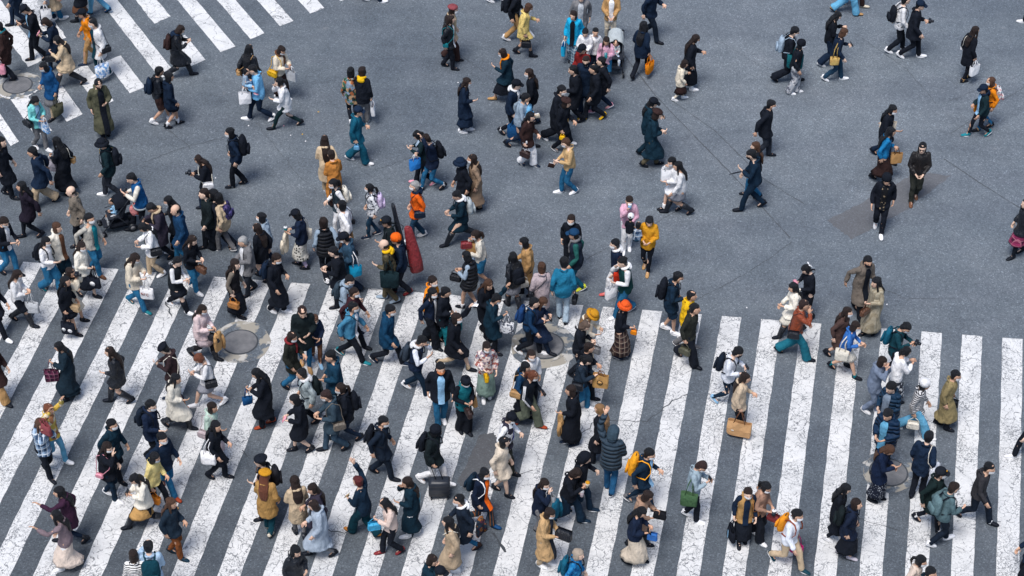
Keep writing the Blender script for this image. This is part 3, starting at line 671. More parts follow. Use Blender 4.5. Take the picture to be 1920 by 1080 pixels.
        q.v += [V3(v_.x*.97, v_.y*.9, v_.z) for v_ in ring(h_, lv[-1][1], .72)]; q.v += [V3(v_.x*.92, v_.y*.85, v_.z) for v_ in ring(h_*.35, 1, 1)]
        for i in range(5):
            for j in range(n): a, kk = i*n+j, i*n+(j+1) % n; q.f.append((a, kk, kk+n, a+n))
        q.f.append(tuple(range(n))[::-1]); q.f.append(tuple(5*n+j for j in range(n)))
        for i, v_ in enumerate(q.v): q.v[i] = v_+V3(0, .012*math.sin(v_.x*14+v_.z*11), 0)
        q.build('bag_body', mt, root, kind == 'tote')
        hm = fabric({'kraft':'br', 'kraftlogo':'br', 'kraftbig':'br', 'patblue':'wh', 'ol':'ol'}.get(col, col if kind == 'tote' else 'wh'))
        tops = loc(hand) if hang else V3(0, 0, h_+.1)
        if hold in 'lr': tops = loc(TU(V3(-.01, side*(c['sw']*.75), .815*H+c['ease'])))
        if hold == 'F': tops = V3(-.03, 0, h_+.1)
        for y in (1, -1):
            q = MB(); yy = y*d*.33
            q.tube([V3(-w*.24, yy, h_-.03), V3(-w*.2*.7, yy, lerp(h_, tops.z, .5)), tops+V3(-.012, y*.008, 0), tops+V3(.012, y*.008, 0), V3(w*.2*.7, yy, lerp(h_, tops.z, .5)), V3(w*.24, yy, h_-.03)], .0085, 5); q.build('handle', hm, root)
        if col == 'kraftlogo' or col == 'bkpat' and 'emblem' in label or col == 'bkpat' and 'badges' in label:
            lc = fabric('bk' if col == 'kraftlogo' else 'wh')
            for y in (1, -1):
                q = MB(); cx = [(0, h_*.52, .062)] if 'badges' not in label else [(-.07, h_*.5, .045), (.07, h_*.45, .05)]
                for x, z, r in cx: q.loft([(V3(x, y*(d/2+.016), z), V3(1,0,0), V3(0,0,1)*y*-1, r, r), (V3(x, y*(d/2+.020), z), V3(1,0,0), V3(0,0,1)*y*-1, r, r)], 16)
                q.build('logo', lc, root)
                if col == 'kraftlogo':
                    q = MB(); q.loft([(V3(0, y*(d/2+.021), h_*.52), V3(1,0,0), V3(0,0,1)*y*-1, .046, .046), (V3(0, y*(d/2+.023), h_*.52), V3(1,0,0), V3(0,0,1)*y*-1, .046, .046)], 16); q.build('logo_centre', mt, root)
        txt = {'printred': 'NIC', }.get(col) or ('SORAIRO' if False else None)
        if 'blue lettering' in label: txt = None
        if txt or 'blue lettering' in label or col == 'kraftbig':
            tt = txt or ('MMM' if False else ('AZUL' if False else 'o'))
        if col == 'printred':
            for y in (1, -1):
                q = MB(); yy = y*(d/2+.022); zb = h_*.42; fx = -y
                for a_, b_ in (((-.10,0),(-.10,.07)),((-.10,.07),(-.055,0)),((-.055,0),(-.055,.07)),((-.02,0),(-.02,.07)),((.065,.062),(.035,.068)),((.035,.068),(.018,.035)),((.018,.035),(.035,.002)),((.035,.002),(.065,.008))): q.tube([V3(fx*a_[0], yy, zb+a_[1]), V3(fx*b_[0], yy, zb+b_[1])], .006, 5)
                q.build('lettering', fabric('mr'), root)
        if 'blue lettering' in label:      # column of pale blue characters, not legible in the photo: plain marks of their size
            for y in (1, -1):
                q = MB()
                for i in range(5):
                    for j_ in range(3): q.box(V3(-.02+.018*j_, y*(d/2+.019), h_*.2+i*.042), (.012, .003, .030 if (i+j_) % 2 else .018), None, .05)
                q.build('lettering', fabric('lb'), root)
        if col == 'kraftbig':
            for y in (1, -1): q = MB(); q.box(V3(-.12, y*(d/2+.014), h_*.42), (.06, .003, .03), None, .1); q.build('printed_mark', fabric('crw'), root)
        return
    if kind in ('handbag', 'pouch'):
        w, d, h_ = (.27*sz, .11*sz, .18*sz) if kind == 'handbag' else (.14*sz, .06*sz, .12*sz)
        q.box(V3(0, 0, h_/2), (w, d, h_), None, .30, .88); o = q.build('bag_body', mt, root); remesh_later(o, .013, None, .004, 9, 2)
        q = MB(); q.grid(lambda u, v: (w*.43*(v-.5)*2, (-1)*(d/2*.97+.006)*(1 if u > .15 else 1), h_*(.98-.5*u)), 3, 3); q.grid(lambda u, v: (w*.43*(.5-v)*2, (d/2*.97+.006), h_*(.98-.5*u)), 3, 3); q.build('flap', mt, root)
        sm = fabric('crw' if 'light strap' in label or 'cream strap' in label or 'white' in label[:12] else col, 'leather')
        q = MB()
        if hang: tp = loc(hand); q.tube([V3(-w*.35, 0, h_*.9), V3(-w*.3, 0, lerp(h_, tp.z, .6)), tp, V3(w*.3, 0, lerp(h_, tp.z, .6)), V3(w*.35, 0, h_*.9)], .008, 5); q.build('handle', sm, root)
        elif hold in 'lr':
            e_ = c['ease']+.01; sd2 = -side if (kind == 'handbag' and ('cross' in label or R.random() < .5)) else side
            a_ = loc(TU(V3(.0, sd2*.11*k, .83*H+e_*.7))); fr = [loc(TU(V3((.115*k+e_)*x_, lerp(sd2*.11, side*.14, t_)*k, lerp(.80, .62, t_)*H))) for t_, x_ in ((.1, .9), (.5, 1.05), (.9, .95))]
            bk_ = [loc(TU(V3(-(.115*k+e_)*x_, lerp(sd2*.11, side*.14, t_)*k, lerp(.80, .62, t_)*H))) for t_, x_ in ((.1, .95), (.5, 1.0), (.9, .9))]
            q.tube([V3(w*.4, 0, h_*.9)]+fr[::-1]+[a_]+bk_+[V3(-w*.4, 0, h_*.9)], .0085, 5); q.build('strap', sm, root)
        return
    if kind == 'phone':
        up = V3(.25, 0, .97).normalized() if c['arms'][side][3] != 'h' else V3(1, 0, 0); fw_ = V3(.97, 0, -.25)
        Rm = Matrix((fw_, V3(0,1,0), up)).transposed()
        if hold in 'RLF': Rm = Matrix.Rotation(-.6, 3, 'Y')
        q.box(Rm@V3(.02, 0, .03), (.012, .075, .15), Rm, .2); q.build('phone_body', mt, root); q = MB(); q.box(Rm@V3(.0125, 0, .03), (.003, .066, .138), Rm, .1); q.build('screen', fabric('nv', 'plastic'), root); return
    if kind == 'camera':
        q.box(V3(.03, 0, .03), (.07, .13, .09), None, .15); q.build('camera_body', mt, root); q = MB(); q.tube([V3(.06, 0, .025), V3(.13, 0, .025)], [.036, .034], 12); q.build('lens', dark, root); return
    if kind == 'book': q.box(V3(.03, 0, .0), (.16, .03, .12), Matrix.Rotation(-.4, 3, 'Y'), .1); q.build('cover', mt, root); q = MB(); q.box(V3(.03, 0, .0), (.155, .022, .123), Matrix.Rotation(-.4, 3, 'Y'), .05); q.build('pages', fabric('wh', 'paper'), root); return
    if kind == 'cup':
        q.tube([V3(.02, 0, -.05), V3(.025, 0, .08)], [.032, .042], 12); q.build('cup_body', mt, root); q = MB(); q.tube([V3(.025, 0, .08), V3(.025, 0, .092)], [.045, .042], 12); q.build('lid', fabric('wh', 'plastic'), root)
        q = MB(); q.tube([V3(.025, 0, .09), V3(.035, 0, .16)], .005, 6); q.build('straw', dark, root); return
    if kind == 'paper': q.grid(lambda u, v: (.02+.14*u, .045*(v-.5)*2, .02*math.sin(u*2.5)+.03*u), 4, 2); q.grid(lambda u, v: (.02+.14*u, .045*(.5-v)*2, .02*math.sin(u*2.5)+.03*u-.002), 4, 2); q.build('sheet', mt, root); return
    if kind == 'food':
        q.tube([V3(.02, 0, -.05), V3(.03, 0, .05), V3(.035, 0, .09)], [.018, .045, .052], 10); q.build('wrapper', mt, root); q = MB(); q.ball(V3(.035, 0, .10), (.048, .048, .028)); q.build('filling', fabric('must'), root); return
    if kind == 'stick':
        q.tube([V3(-.05, .05, .04), V3(.10, .0, -.04), V3(.24, -.03, -.11)], [.010, .020, .006], 8); q.build('canopy', fabric('dg'), root); q = MB(); q.tube([V3(-.05, .05, .06), V3(-.12, .06, .09), V3(-.14, .06, .06)], .012, 6); q.build('handle', dark, root); return
    if kind == 'coat':
        L_ = .42*sz; q.loft([(V3(-.01, 0, -.30), V3(1,0,0), V3(0,1,0), .04, .11), (V3(0, 0, -.12), V3(1,0,0), V3(0,1,0), .055, .14), (V3(0, 0, .05), V3(1,0,0), V3(0,1,0), .06, .15), (V3(-.01, 0, .17), V3(1,0,0), V3(0,1,0), .045, .12), (V3(-.02, 0, .21), V3(1,0,0), V3(0,1,0), .02, .06)], 20, True, lambda ri, t: .16*math.sin(5*t+ri))
        o = q.build('draped_cloth', mt, root); remesh_later(o, .016, None, .01, 4, 1); q = MB(); q.tube([V3(.03, .10, .05), V3(.06, .12, -.12), V3(.05, .12, -.30)], [.045, .042, .035], 8); q.build('sleeve', mt, root); return
Y_ = Vector((0, 1, 0))
def stroller(px, py, deg, label, canopy, extra, child_label, child_spec):
    th = math.radians(deg); r = empty('pushchair', at(px, py), th); tag(r, label, 'pushchair'); dk = fabric('bk', 'plastic'); mtl = fabric('dg', 'plastic')
    for y in (.22, -.22):
        q = MB(); q.tube([(.38, y*.9, .10), (.05, y*.9, .50), (-.24, y*.9, .84), (-.32, y*.9, .93)], .013, 7); q.build('push_frame', mtl, r)
        q = MB(); q.tube([(-.30, y, .10), (.02, y, .52), (.22, y, .48)], .012, 7); q.build('rear_frame', mtl, r)
        for x, rad in ((.38, .08), (-.30, .11)):
            q = MB(); q.tube([(x, y-.02, rad), (x, y+.02, rad)], rad, 16, ref=V3(0,0,1)); w = q.build('wheel', dk, r)
            q = MB(); q.tube([(x, y-.023, rad), (x, y+.023, rad)], rad*.5, 12, ref=V3(0,0,1)); q.build('rim', fabric('gy', 'plastic'), w)
    q = MB(); q.tube([(-.32, -.20, .93), (-.32, .20, .93)], .018, 8); q.build('push_handle', dk, r)
    q = MB(); q.box(V3(.05, 0, .42), (.34, .36, .06), None, .3); q.box(V3(-.16, 0, .62), (.08, .36, .44), Matrix.Rotation(-.35, 3, 'Y'), .3); q.box(V3(.28, 0, .22), (.12, .3, .04), None, .2); q.build('seat', fabric('dg'), r)
    q = MB(); q.grid(lambda u, v: (-.22+.36*math.sin(u*1.5)-.1, .21*math.cos(v*math.pi), .78+.22*math.sin(v*math.pi)*(.65+.35*math.cos(u*1.2))-.1*u), 6, 10)
    q.grid(lambda u, v: (-.22+.355*math.sin(u*1.5)-.1, -.205*math.cos(v*math.pi), .775+.215*math.sin(v*math.pi)*(.65+.35*math.cos(u*1.2))-.1*u), 6, 10); q.build('canopy', fabric(canopy), r)
    q = MB(); q.box(V3(-.02, 0, .2), (.42, .34, .16), None, .25, 1.15); q.build('basket', fabric('bk'), r)
    Rz = Matrix.Rotation(th, 3, 'Z'); pos = r.location+Rz@V3(.0, 0, .38)
    person(0, 0, .86, deg, 0, child_spec, child_label, (), sit=pos)
    for (off, col, kd, lb) in extra:
        p = r.location+Rz@Vector(off); o = empty(CAT[kd][0], p, th); tag(o, lb, CAT[kd][1], GRP.get(kd)); q = MB(); q.loft([(V3(0,0,0), V3(1,0,0), Y_, .10, .05), (V3(0,0,.1), V3(1,0,0), Y_, .14, .08), (V3(0,0,.25), V3(1,0,0), Y_, .12, .06), (V3(0,0,.33), V3(1,0,0), Y_, .05, .02)], 12); b_ = q.build('bag_body', fabric(col), o); remesh_later(b_, .018, None, .012, 5, 1)
        q = MB(); q.tube([(-.04, 0, .30), (-.02, 0, .40), (.02, 0, .40), (.04, 0, .30)], .008, 5); q.build('handle', fabric(col), o)
# ------------------------------------------------------------------ ground, markings
def asphalt_nodes(nt, vec):
    fine = noise(nt, vec, 55, 4, .7); mid = noise(nt, vec, 1.1, 5, .6); big = noise(nt, vec, .13, 4, .55)
    v = nn(nt, 'ShaderNodeTexVoronoi'); v.inputs['Scale'].default_value = 42; nt.links.new(vec, v.inputs['Vector'])
    sep = nn(nt, 'ShaderNodeSeparateColor'); nt.links.new(v.outputs['Color'], sep.inputs[0])
    grains = ramp(nt, sep.outputs[0], [(0, (.62,.62,.63)), (.5, (.92,.92,.92)), (.86, (1.10,1.10,1.10)), (.965, (1.45,1.45,1.42)), (1, (1.8,1.8,1.8))])
    base = ramp(nt, mid, [(.25, (.112,.133,.158)), (.5, (.135,.158,.185)), (.75, (.161,.184,.212))])
    base = mmix(nt, .8, base, grains, 'MULTIPLY')
    bigc = ramp(nt, big, [(.3, (.74,.77,.81)), (.5, (1,1,1)), (.7, (1.18,1.16,1.13))]); base = mmix(nt, .9, base, bigc, 'MULTIPLY')
    mp = nn(nt, 'ShaderNodeMapping'); mp.inputs['Rotation'].default_value = (0, 0, .18); mp.inputs['Scale'].default_value = (.16, 1.4, 1); nt.links.new(vec, mp.inputs[0])
    tracks = noise(nt, mp.outputs[0], .7, 3, .6); base = mmix(nt, .7, base, ramp(nt, tracks, [(.35, (.86,.86,.88)), (.65, (1.1,1.1,1.08))]), 'MULTIPLY')
    oil = ramp(nt, noise(nt, vec, .8, 5, .62), [(.60, (1,1,1)), (.74, (.72,.72,.74))]); base = mmix(nt, .8, base, oil, 'MULTIPLY')
    pale = mmath(nt, 'MULTIPLY', mmath(nt, 'GREATER_THAN', noise(nt, vec, 2.2, 6, .75), .66), .25); base = mmix(nt, pale, base, (.24,.25,.26))
    return base, fine
def geo_vec(nt):
    g = nn(nt, 'ShaderNodeNewGeometry'); return g.outputs['Position']
def mk_asphalt(name, tint=None, amt=.5):
    m, nt, b = mat_new(name, .88, .2); vec = geo_vec(nt); base, fine = asphalt_nodes(nt, vec)
    if tint: base = mmix(nt, amt, base, tint)
    # darker left side of the junction
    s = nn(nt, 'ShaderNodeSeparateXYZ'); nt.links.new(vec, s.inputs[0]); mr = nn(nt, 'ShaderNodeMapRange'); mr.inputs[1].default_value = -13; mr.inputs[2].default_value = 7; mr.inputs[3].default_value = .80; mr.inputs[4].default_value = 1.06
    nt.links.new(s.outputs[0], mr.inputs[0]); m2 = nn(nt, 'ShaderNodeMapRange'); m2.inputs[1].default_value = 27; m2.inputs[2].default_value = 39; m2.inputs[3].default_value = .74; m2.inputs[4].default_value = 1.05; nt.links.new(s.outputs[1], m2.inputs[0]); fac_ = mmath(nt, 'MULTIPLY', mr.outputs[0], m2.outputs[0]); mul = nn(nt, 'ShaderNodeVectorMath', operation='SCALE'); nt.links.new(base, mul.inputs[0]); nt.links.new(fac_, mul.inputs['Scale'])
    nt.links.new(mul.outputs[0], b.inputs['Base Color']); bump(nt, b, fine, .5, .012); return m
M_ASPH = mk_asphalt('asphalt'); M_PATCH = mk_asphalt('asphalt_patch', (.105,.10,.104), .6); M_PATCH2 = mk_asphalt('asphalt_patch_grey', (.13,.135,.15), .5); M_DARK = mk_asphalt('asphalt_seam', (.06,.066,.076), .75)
M_PATCH3 = mk_asphalt('patch_concrete', (.27,.255,.235), .8)
def mk_paint(name, wear):
    m, nt, b = mat_new(name, .65, .3); vec = geo_vec(nt); asp, fine = asphalt_nodes(nt, vec)
    paint = ramp(nt, noise(nt, vec, 1.6, 5, .65), [(.25, (.57,.575,.585)), (.45, (.68,.685,.69)), (.7, (.76,.76,.76))])
    paint = mmix(nt, .5, paint, ramp(nt, noise(nt, vec, 30, 3), [(.3, (.80,.80,.80)), (.7, (1.05,1.05,1.05))]), 'MULTIPLY')
    # domain-warped crack networks
    wn = nn(nt, 'ShaderNodeTexNoise'); wn.inputs['Scale'].default_value = 5; wn.inputs['Detail'].default_value = 4; nt.links.new(vec, wn.inputs['Vector'])
    wv = nn(nt, 'ShaderNodeVectorMath', operation='MULTIPLY_ADD'); nt.links.new(wn.outputs['Color'], wv.inputs[0]); wv.inputs[1].default_value = (.22, .22, .22); nt.links.new(vec, wv.inputs[2])
    def crack(sc, w, lo, hi, nsc):
        v = nn(nt, 'ShaderNodeTexVoronoi', feature='DISTANCE_TO_EDGE'); v.inputs['Scale'].default_value = sc; nt.links.new(wv.outputs[0], v.inputs['Vector'])
        dens = ramp(nt, noise(nt, vec, nsc, 4, .6), [(lo, (0,0,0)), (hi, (1,1,1))])
        wid = mmath(nt, 'MULTIPLY', dens, w); return mmath(nt, 'MULTIPLY', mmath(nt, 'LESS_THAN', v.outputs['Distance'], wid), mmath(nt, 'GREATER_THAN', noise(nt, vec, 7+sc*.6, 2), .46))
    c1 = crack(5.6, .034, .40-.10*wear, .66, .7); c2 = crack(15, .085, .50-.08*wear, .64, 1.1); c3 = crack(1.9, .011, .2, .5, .5)
    chips = mmath(nt, 'GREATER_THAN', noise(nt, vec, 21, 5, .8), .625-.05*wear)
    dens = ramp(nt, noise(nt, vec, 1.3, 4, .6), [(.40, (0,0,0)), (.62, (1,1,1))]); chips = mmath(nt, 'MULTIPLY', chips, dens)
    big = mmath(nt, 'GREATER_THAN', noise(nt, vec, 3.4, 6, .78), .735-.05*wear)
    scuff = ramp(nt, noise(nt, vec, 2.3, 5, .7), [(.52, (0,0,0)), (.74, (.40,.40,.40))]); paint = mmix(nt, scuff, paint, (.27,.28,.29))
    mk = mmath(nt, 'MAXIMUM', mmath(nt, 'MAXIMUM', c1, c2), mmath(nt, 'MAXIMUM', mmath(nt, 'MAXIMUM', chips, c3), mmath(nt, 'MULTIPLY', big, .6)))
    dirt = mmix(nt, .5, asp, (.10,.10,.11))
    nt.links.new(mmix(nt, mmath(nt, 'MULTIPLY', mk, .80), paint, dirt), b.inputs['Base Color']); bump(nt, b, mmath(nt, 'SUBTRACT', fine, mk), .4, .01); return m
M_PAINT = mk_paint('road_paint', .55); M_PAINT2 = mk_paint('road_paint_clean', -.5)
def sheet(name, pts, z, mat, sub=1, kind='structure'):
    q = MB(); q.v = [Vector((p[0], p[1], z)) for p in pts]
    a = sum(q.v[i].x*q.v[(i+1) % len(q.v)].y-q.v[(i+1) % len(q.v)].x*q.v[i].y for i in range(len(q.v)))
    q.f = [tuple(range(len(pts))) if a > 0 else tuple(range(len(pts)))[::-1]]
    o = q.build(name, mat, None, False); o['kind'] = kind; return o
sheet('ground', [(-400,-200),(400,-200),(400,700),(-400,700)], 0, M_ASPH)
# near crosswalk
YAW, PER, U0, V0, VS = 0.17943, 0.0277164*HC, -19.93701, 1.12568*HC, 0.083822
cy_, sy_ = math.cos(YAW), math.sin(YAW)
def uv(u, v): return (u*cy_+v*sy_, -u*sy_+v*cy_)
def rough_edge(p, q, amp, n):
    out = []; d = Vector((q[0]-p[0], q[1]-p[1])); L = d.length; nr = Vector((-d.y, d.x))/L
    for i in range(n):
        t = i/n; o = rnd.uniform(-amp, amp); out.append((p[0]+d.x*t+nr.x*o, p[1]+d.y*t+nr.y*o))
    return out
for n in range(-4, 30):
    u0 = (U0+n)*PER; u1 = u0+PER*.502; va, vb = V0+VS*u0, V0+VS*u1; vn = va-17
    c = [uv(u0, vn), uv(u1, vn), uv(u1, vb), uv(u0, va)]; pts = []
    for i in range(4): pts += rough_edge(c[i], c[(i+1) % 4], .009, 70 if i in (1, 3) else 5)
    sheet('crosswalk_stripe', pts, .004, M_PAINT)
# upper left crosswalk, measured on the ground plane
def atp(x, y): v = at(x/3, y/3); return (v.x, v.y)
dl = Vector((math.cos(math.radians(120.8)), math.sin(math.radians(120.8))))
upper = [((-52,872),(-8,852),6.2),((60,822),(105,796),9),((200,765),(292,735),2.7),((375,685),(465,642),1.35),((555,605),(640,568),1.75),((730,525),(815,490),1.55),((900,440),(985,410),9),((1065,378),(1155,336),1.25),((1240,293),(1325,262),9),((1410,222),(1487,187),8),((1575,148),(1650,118),8),((1745,77),(1825,45),8),((1915,8),(1990,-22),8)]
for i, (a, b_, L) in enumerate(upper):
    p, q_ = Vector(atp(*a)), Vector(atp(*b_)); c = [p, q_, q_+dl*L, p+dl*L]; pts = []
    for j in range(4): pts += rough_edge(c[j], c[(j+1) % 4], .007, 40 if j in (1, 3) else 5)
    sheet('crosswalk_stripe', pts, .004, M_PAINT2)
for a, b_, L, s0 in (((375,685),(465,642),7, 2.6), ((1065,378),(1155,336),7, 2.2), ((555,605),(640,568),6, 3.1), ((200,765),(292,735),6, 3.4)):
    p, q_ = Vector(atp(*a))+dl*s0, Vector(atp(*b_))+dl*s0; c = [p, q_, q_+dl*L, p+dl*L]; pts = []
    for j in range(4): pts += rough_edge(c[j], c[(j+1) % 4], .02, 40 if j in (1, 3) else 5)
    sheet('crosswalk_stripe', pts, .004, M_PAINT2)
# repair patches
def pxsheet(name, pts, z, mat, amp=.02):
    w = [at(*p) for p in pts]; out = []
    for i in range(len(w)): out += rough_edge((w[i].x, w[i].y), (w[(i+1) % len(w)].x, w[(i+1) % len(w)].y), amp, 14)
    return sheet(name, out, z, mat)
pxsheet('road_patch', [(1550,414),(1650,362),(1722,322),(1784,330),(1700,392),(1598,449)], .004, M_PATCH, .03)
pxsheet('road_patch', [(858,905),(900,815),(925,812),(945,835),(915,885),(880,925)], .008, M_PATCH, .02)
# seams and cracks in the asphalt as thin ribbons
def ribbon(name, pts, w, jit=1.5):
    P_ = [at(*p) for p in pts]; L = []
    for a, b_ in zip(P_[:-1], P_[1:]):
        n_ = max(3, int((b_-a).length/.12))
        for i in range(n_): t = i/n_; L.append(a.lerp(b_, t)+Vector((rnd.uniform(-1, 1), rnd.uniform(-1, 1), 0))*.008*jit)
    q = MB()
    for i, p in enumerate(L):
        d = (L[min(i+1, len(L)-1)]-L[max(i-1, 0)]); d.z = 0; d.normalize(); nr = Vector((-d.y, d.x, 0)); ww = w*rnd.uniform(.4, 1.2)
        q.v += [p+nr*ww+Vector((0,0,.006)), p-nr*ww+Vector((0,0,.006))]
    q.f = [(2*i+1, 2*i+3, 2*i+2, 2*i) for i in range(len(L)-1)]; o = q.build(name, M_DARK, None, False); o['kind'] = 'structure'
for pts, w, j in ((((1135,55),(1152,80),(1227,177),(1260,212),(1375,330),(1487,452)), .016, .5), (((1255,185),(1340,245),(1432,336),(1515,387)), .012, .6), (((1770,298),(1840,345),(1925,398)), .016, .6),
    (((1487,452),(1450,480),(1400,512),(1340,545),(1290,570)), .008, 2.5), (((1097,487),(1160,455),(1230,418),(1305,375)), .008, 2.5), (((1780,252),(1850,208),(1925,160)), .008, 2), (((270,305),(340,278),(430,255)), .008, 3), (((310,240),(350,270),(362,282)), .008, 3),
    (((1080,820),(1120,790),(1215,790),(1260,752),(1300,735)), .012, 4), (((895,925),(930,905),(1010,880)), .012, 4), (((600,990),(645,1000),(700,975)), .010, 3), (((680,540),(740,548),(800,545)), .010, 3), (((925,1000),(955,1045)), .03, 2), (((310,565),(325,600)), .02, 3), (((455,845),(470,865)), .015, 3), (((1600,970),(1700,1000)), .008, 3), (((1780,190),(1830,170),(1860,150)), .006, 3), (((800,60),(900,130),(1000,215)), .007, 2), (((700,320),(760,300),(830,260)), .006, 3), (((1600,60),(1700,130),(1760,200)), .007, 2), (((1320,60),(1420,120),(1500,150)), .005, 3), (((480,230),(560,330),(600,360)), .006, 3), (((1600,520),(1700,560),(1800,560)), .006, 3)): ribbon('road_crack', pts, w, j)
# manholes
def disc(cx, cy, r, z, mat, name, n=48, jit=0, parent=None, dz=0, start=None):
    c = at(cx, cy); q = MB(); pts = []
    for i in range(n): a = 2*math.pi*i/n; rr = r*(1+jit*math.sin(3*a+cx)+jit*.6*math.sin(7*a+cy)+rnd.uniform(-jit, jit)*.3); pts.append((c.x+rr*math.cos(a), c.y+rr*math.sin(a)))
    return sheet(name, pts, z, mat)
def mk_iron():
    m, nt, b = mat_new('cast_iron', .55, .4); vec = geo_vec(nt); n1 = noise(nt, vec, 6, 4)
    nt.links.new(ramp(nt, n1, [(.3, (.12,.125,.135)), (.7, (.20,.20,.21))]), b.inputs['Base Color']); ch = nn(nt, 'ShaderNodeTexChecker'); ch.inputs['Scale'].default_value = 28; nt.links.new(vec, ch.inputs['Vector']); bump(nt, b, ch.outputs['Fac'], .5, .01); return m
M_IRON = mk_iron()
def mk_mixpatch():
    m, nt, b = mat_new('patched_concrete', .85, .2); vec = geo_vec(nt); base, fine = asphalt_nodes(nt, vec)
    n1 = noise(nt, vec, 1.9, 3, .5); base = mmix(nt, ramp(nt, n1, [(.46, (0,0,0)), (.50, (1,1,1))]), base, (.33,.31,.27)); n2 = noise(nt, vec, 2.7, 4, .6); base = mmix(nt, ramp(nt, n2, [(.56, (0,0,0)), (.60, (.8,.8,.8))]), base, (.50,.49,.47))
    nt.links.new(base, b.inputs['Base Color']); bump(nt, b, fine, .4, .01); return m
M_MIX = mk_mixpatch()
def manhole(cx, cy, r, ring, label, mat, jit=.03):
    disc(cx, cy, ring, .0085, mat, 'road_patch', 48, jit)
    root = empty('manhole_cover', at(cx, cy)); tag(root, label, 'manhole cover')
    q = MB(); q.vert([(0,0,.009,r*1.10,r*1.10),(0,0,.014,r*1.10,r*1.10)], 40); q.build('frame', M_DARK, root, False)
    q = MB(); q.vert([(0,0,.010,r,r),(0,0,.019,r,r)], 40); q.build('lid', M_IRON, root, False)
manhole(450, 642, .36, .66, 'round iron manhole cover ringed by worn patching among the left stripes', M_MIX)
manhole(33, 160, .34, .60, 'round iron manhole cover at the top left corner crosswalk', M_MIX, .06)
manhole(1020, 648, .40, .72, 'round iron manhole cover inside the large beige patched circle under the long navy coat', M_MIX)
manhole(1666, 886, .36, .55, 'round iron manhole cover beneath the woman in the dark dress at right', M_MIX)
# ring lines around manholes
def ringline(cx, cy, r, w, mat, a0=0, a1=2*math.pi):
    c = at(cx, cy); q = MB(); n = 60
    for i in range(n+1):
        a = a0+(a1-a0)*i/n; jw = w*rnd.uniform(.3, 1.3); q.v += [Vector((c.x+(r-jw)*math.cos(a), c.y+(r-jw)*math.sin(a), .0125)), Vector((c.x+(r+jw)*math.cos(a), c.y+(r+jw)*math.sin(a), .0125))]
    q.f = [(2*i, 2*i+1, 2*i+3, 2*i+2) for i in range(n) if math.sin(i*.7+cx)+math.sin(i*.31+cy) > -.6]; o = q.build('road_marking_remnant', mat, None, False); o['kind'] = 'structure'
ringline(450, 642, .60, .010, M_PATCH3, 4.2, 5.4); ringline(1666, 886, .50, .010, M_PATCH3, 2.2, 4.6); ringline(33, 160, .55, .03, M_PAINT2, 3.4, 6.6); ringline(1020, 648, .52, .012, M_PATCH3, 3.4, 6.2)
# small litter
for x, y, c_ in ((567,252,'ye'),(573,265,'wh'),(545,254,'wh'),(597,210,'ye'),(532,236,'pk'),(1400,577,'wh'),(1663,571,'wh'),(404,334,'wh'),(859,155,'wh'),(466,236,'wh')):
    p = at(x, y); q = MB(); q.box(V3(0, 0, .006), (.035, .025, .008), None, .3); o = q.build('litter', fabric(c_, 'paper')); o.location = p; o.rotation_euler = (0, 0, x); tag(o, f'tiny {dict(ye="yellow", wh="white", pk="pink")[c_]} scrap of litter lying on the asphalt', 'litter', {'ye':'yellow scraps of litter on the asphalt', 'wh':'white scraps of litter on the asphalt', 'pk':'pink scrap of litter'}[c_])
SKINS = []
for i, (c, ) in enumerate((((.72,.47,.35),), ((.66,.41,.29),), ((.76,.53,.41),), ((.60,.36,.25),))):
    C[f'skin{i}'] = c; SKINS.append(fabric(f'skin{i}', 'skin'))
C['lip'] = (.38, .12, .10); MLIP = fabric('lip', 'skin')
# ---- people: P(head x, head top y, height, heading, stride, look, label, bags...)
P(14,-58,1.70,200,.5,"T:nv:.44 B:p:nv:1 S:bk H:s:k A:hh","person in dark navy clothes nearest the top left corner, head beyond the picture's edge")
P(40,8,1.72,205,.45,"T:bk:.44 I:lb B:p:bk:1 S:bk H:s:k C:cap:bk A:pp","man in black jacket with pale blue shirt tail, looking down beside top left stripes","phone:bk:R:dark phone held by the man with the pale blue shirt tail")
P(70,-62,1.68,200,.4,"T:lg:.40 B:p:nv:1 S:wh H:s:k A:hh","person in pale grey jacket at top edge with white carrier bag, head out of view","carrier:wh:L:white carrier bag at the top edge held by the person in pale grey")
P(92,-66,1.70,20,.6,"T:be:.27 B:p:jn:1 S:wh H:m:k A:hs","person in long beige coat and blue jeans striding past the top edge in white sneakers")
P(80,33,1.66,190,.5,"T:nv:.30 B:p:nv:1 S:bk H:m:d A:pp M:w","person in long navy coat bent over phone, close behind the girl in the beige coat","phone:pk:R:pinkish phone held by the person in the long navy coat")
P(103,65,1.62,185,.75,"T:be:.40:.25 B:s:be:.36:.2 L:sk K:bk:.27 S:bk H:l:k A:hp","long haired woman in beige coat and tall black boots stepping left at top left crosswalk","handbag:bk:L:black handbag on the arm of the woman in black boots and beige coat")
P(133,-58,1.64,190,.5,"T:bk:.36 B:s:br:.24:.2 L:sk K:bk:.10 S:bk H:l:k A:hp","woman in black coat and brown skirt at top edge, her head cut off by frame")
P(152,14,1.66,195,.5,"T:or:.46 B:p:tn:0 S:nv H:s:k C:cap:bk A:hh","person in bright orange jacket and tan trousers with dark cap near the top left stripes")
P(172,32,1.74,215,.35,"T:wh:.36 I:tld2 B:p:tld2:1 S:wh H:s:k M:w A:hh","person in open white coat over teal clothes, walking past the end of top left stripe","tote:patblue:L:blue and white patterned tote bag carried low by the person in the open white coat:1.2","handbag:bk:l:black shoulder bag of the person in the open white coat")
P(166,-82,1.70,170,.5,"T:bk:.42 B:p:jl:1 S:bl H:s:k A:hh","person in pale jeans of whom only legs show at top edge left of long stripes")
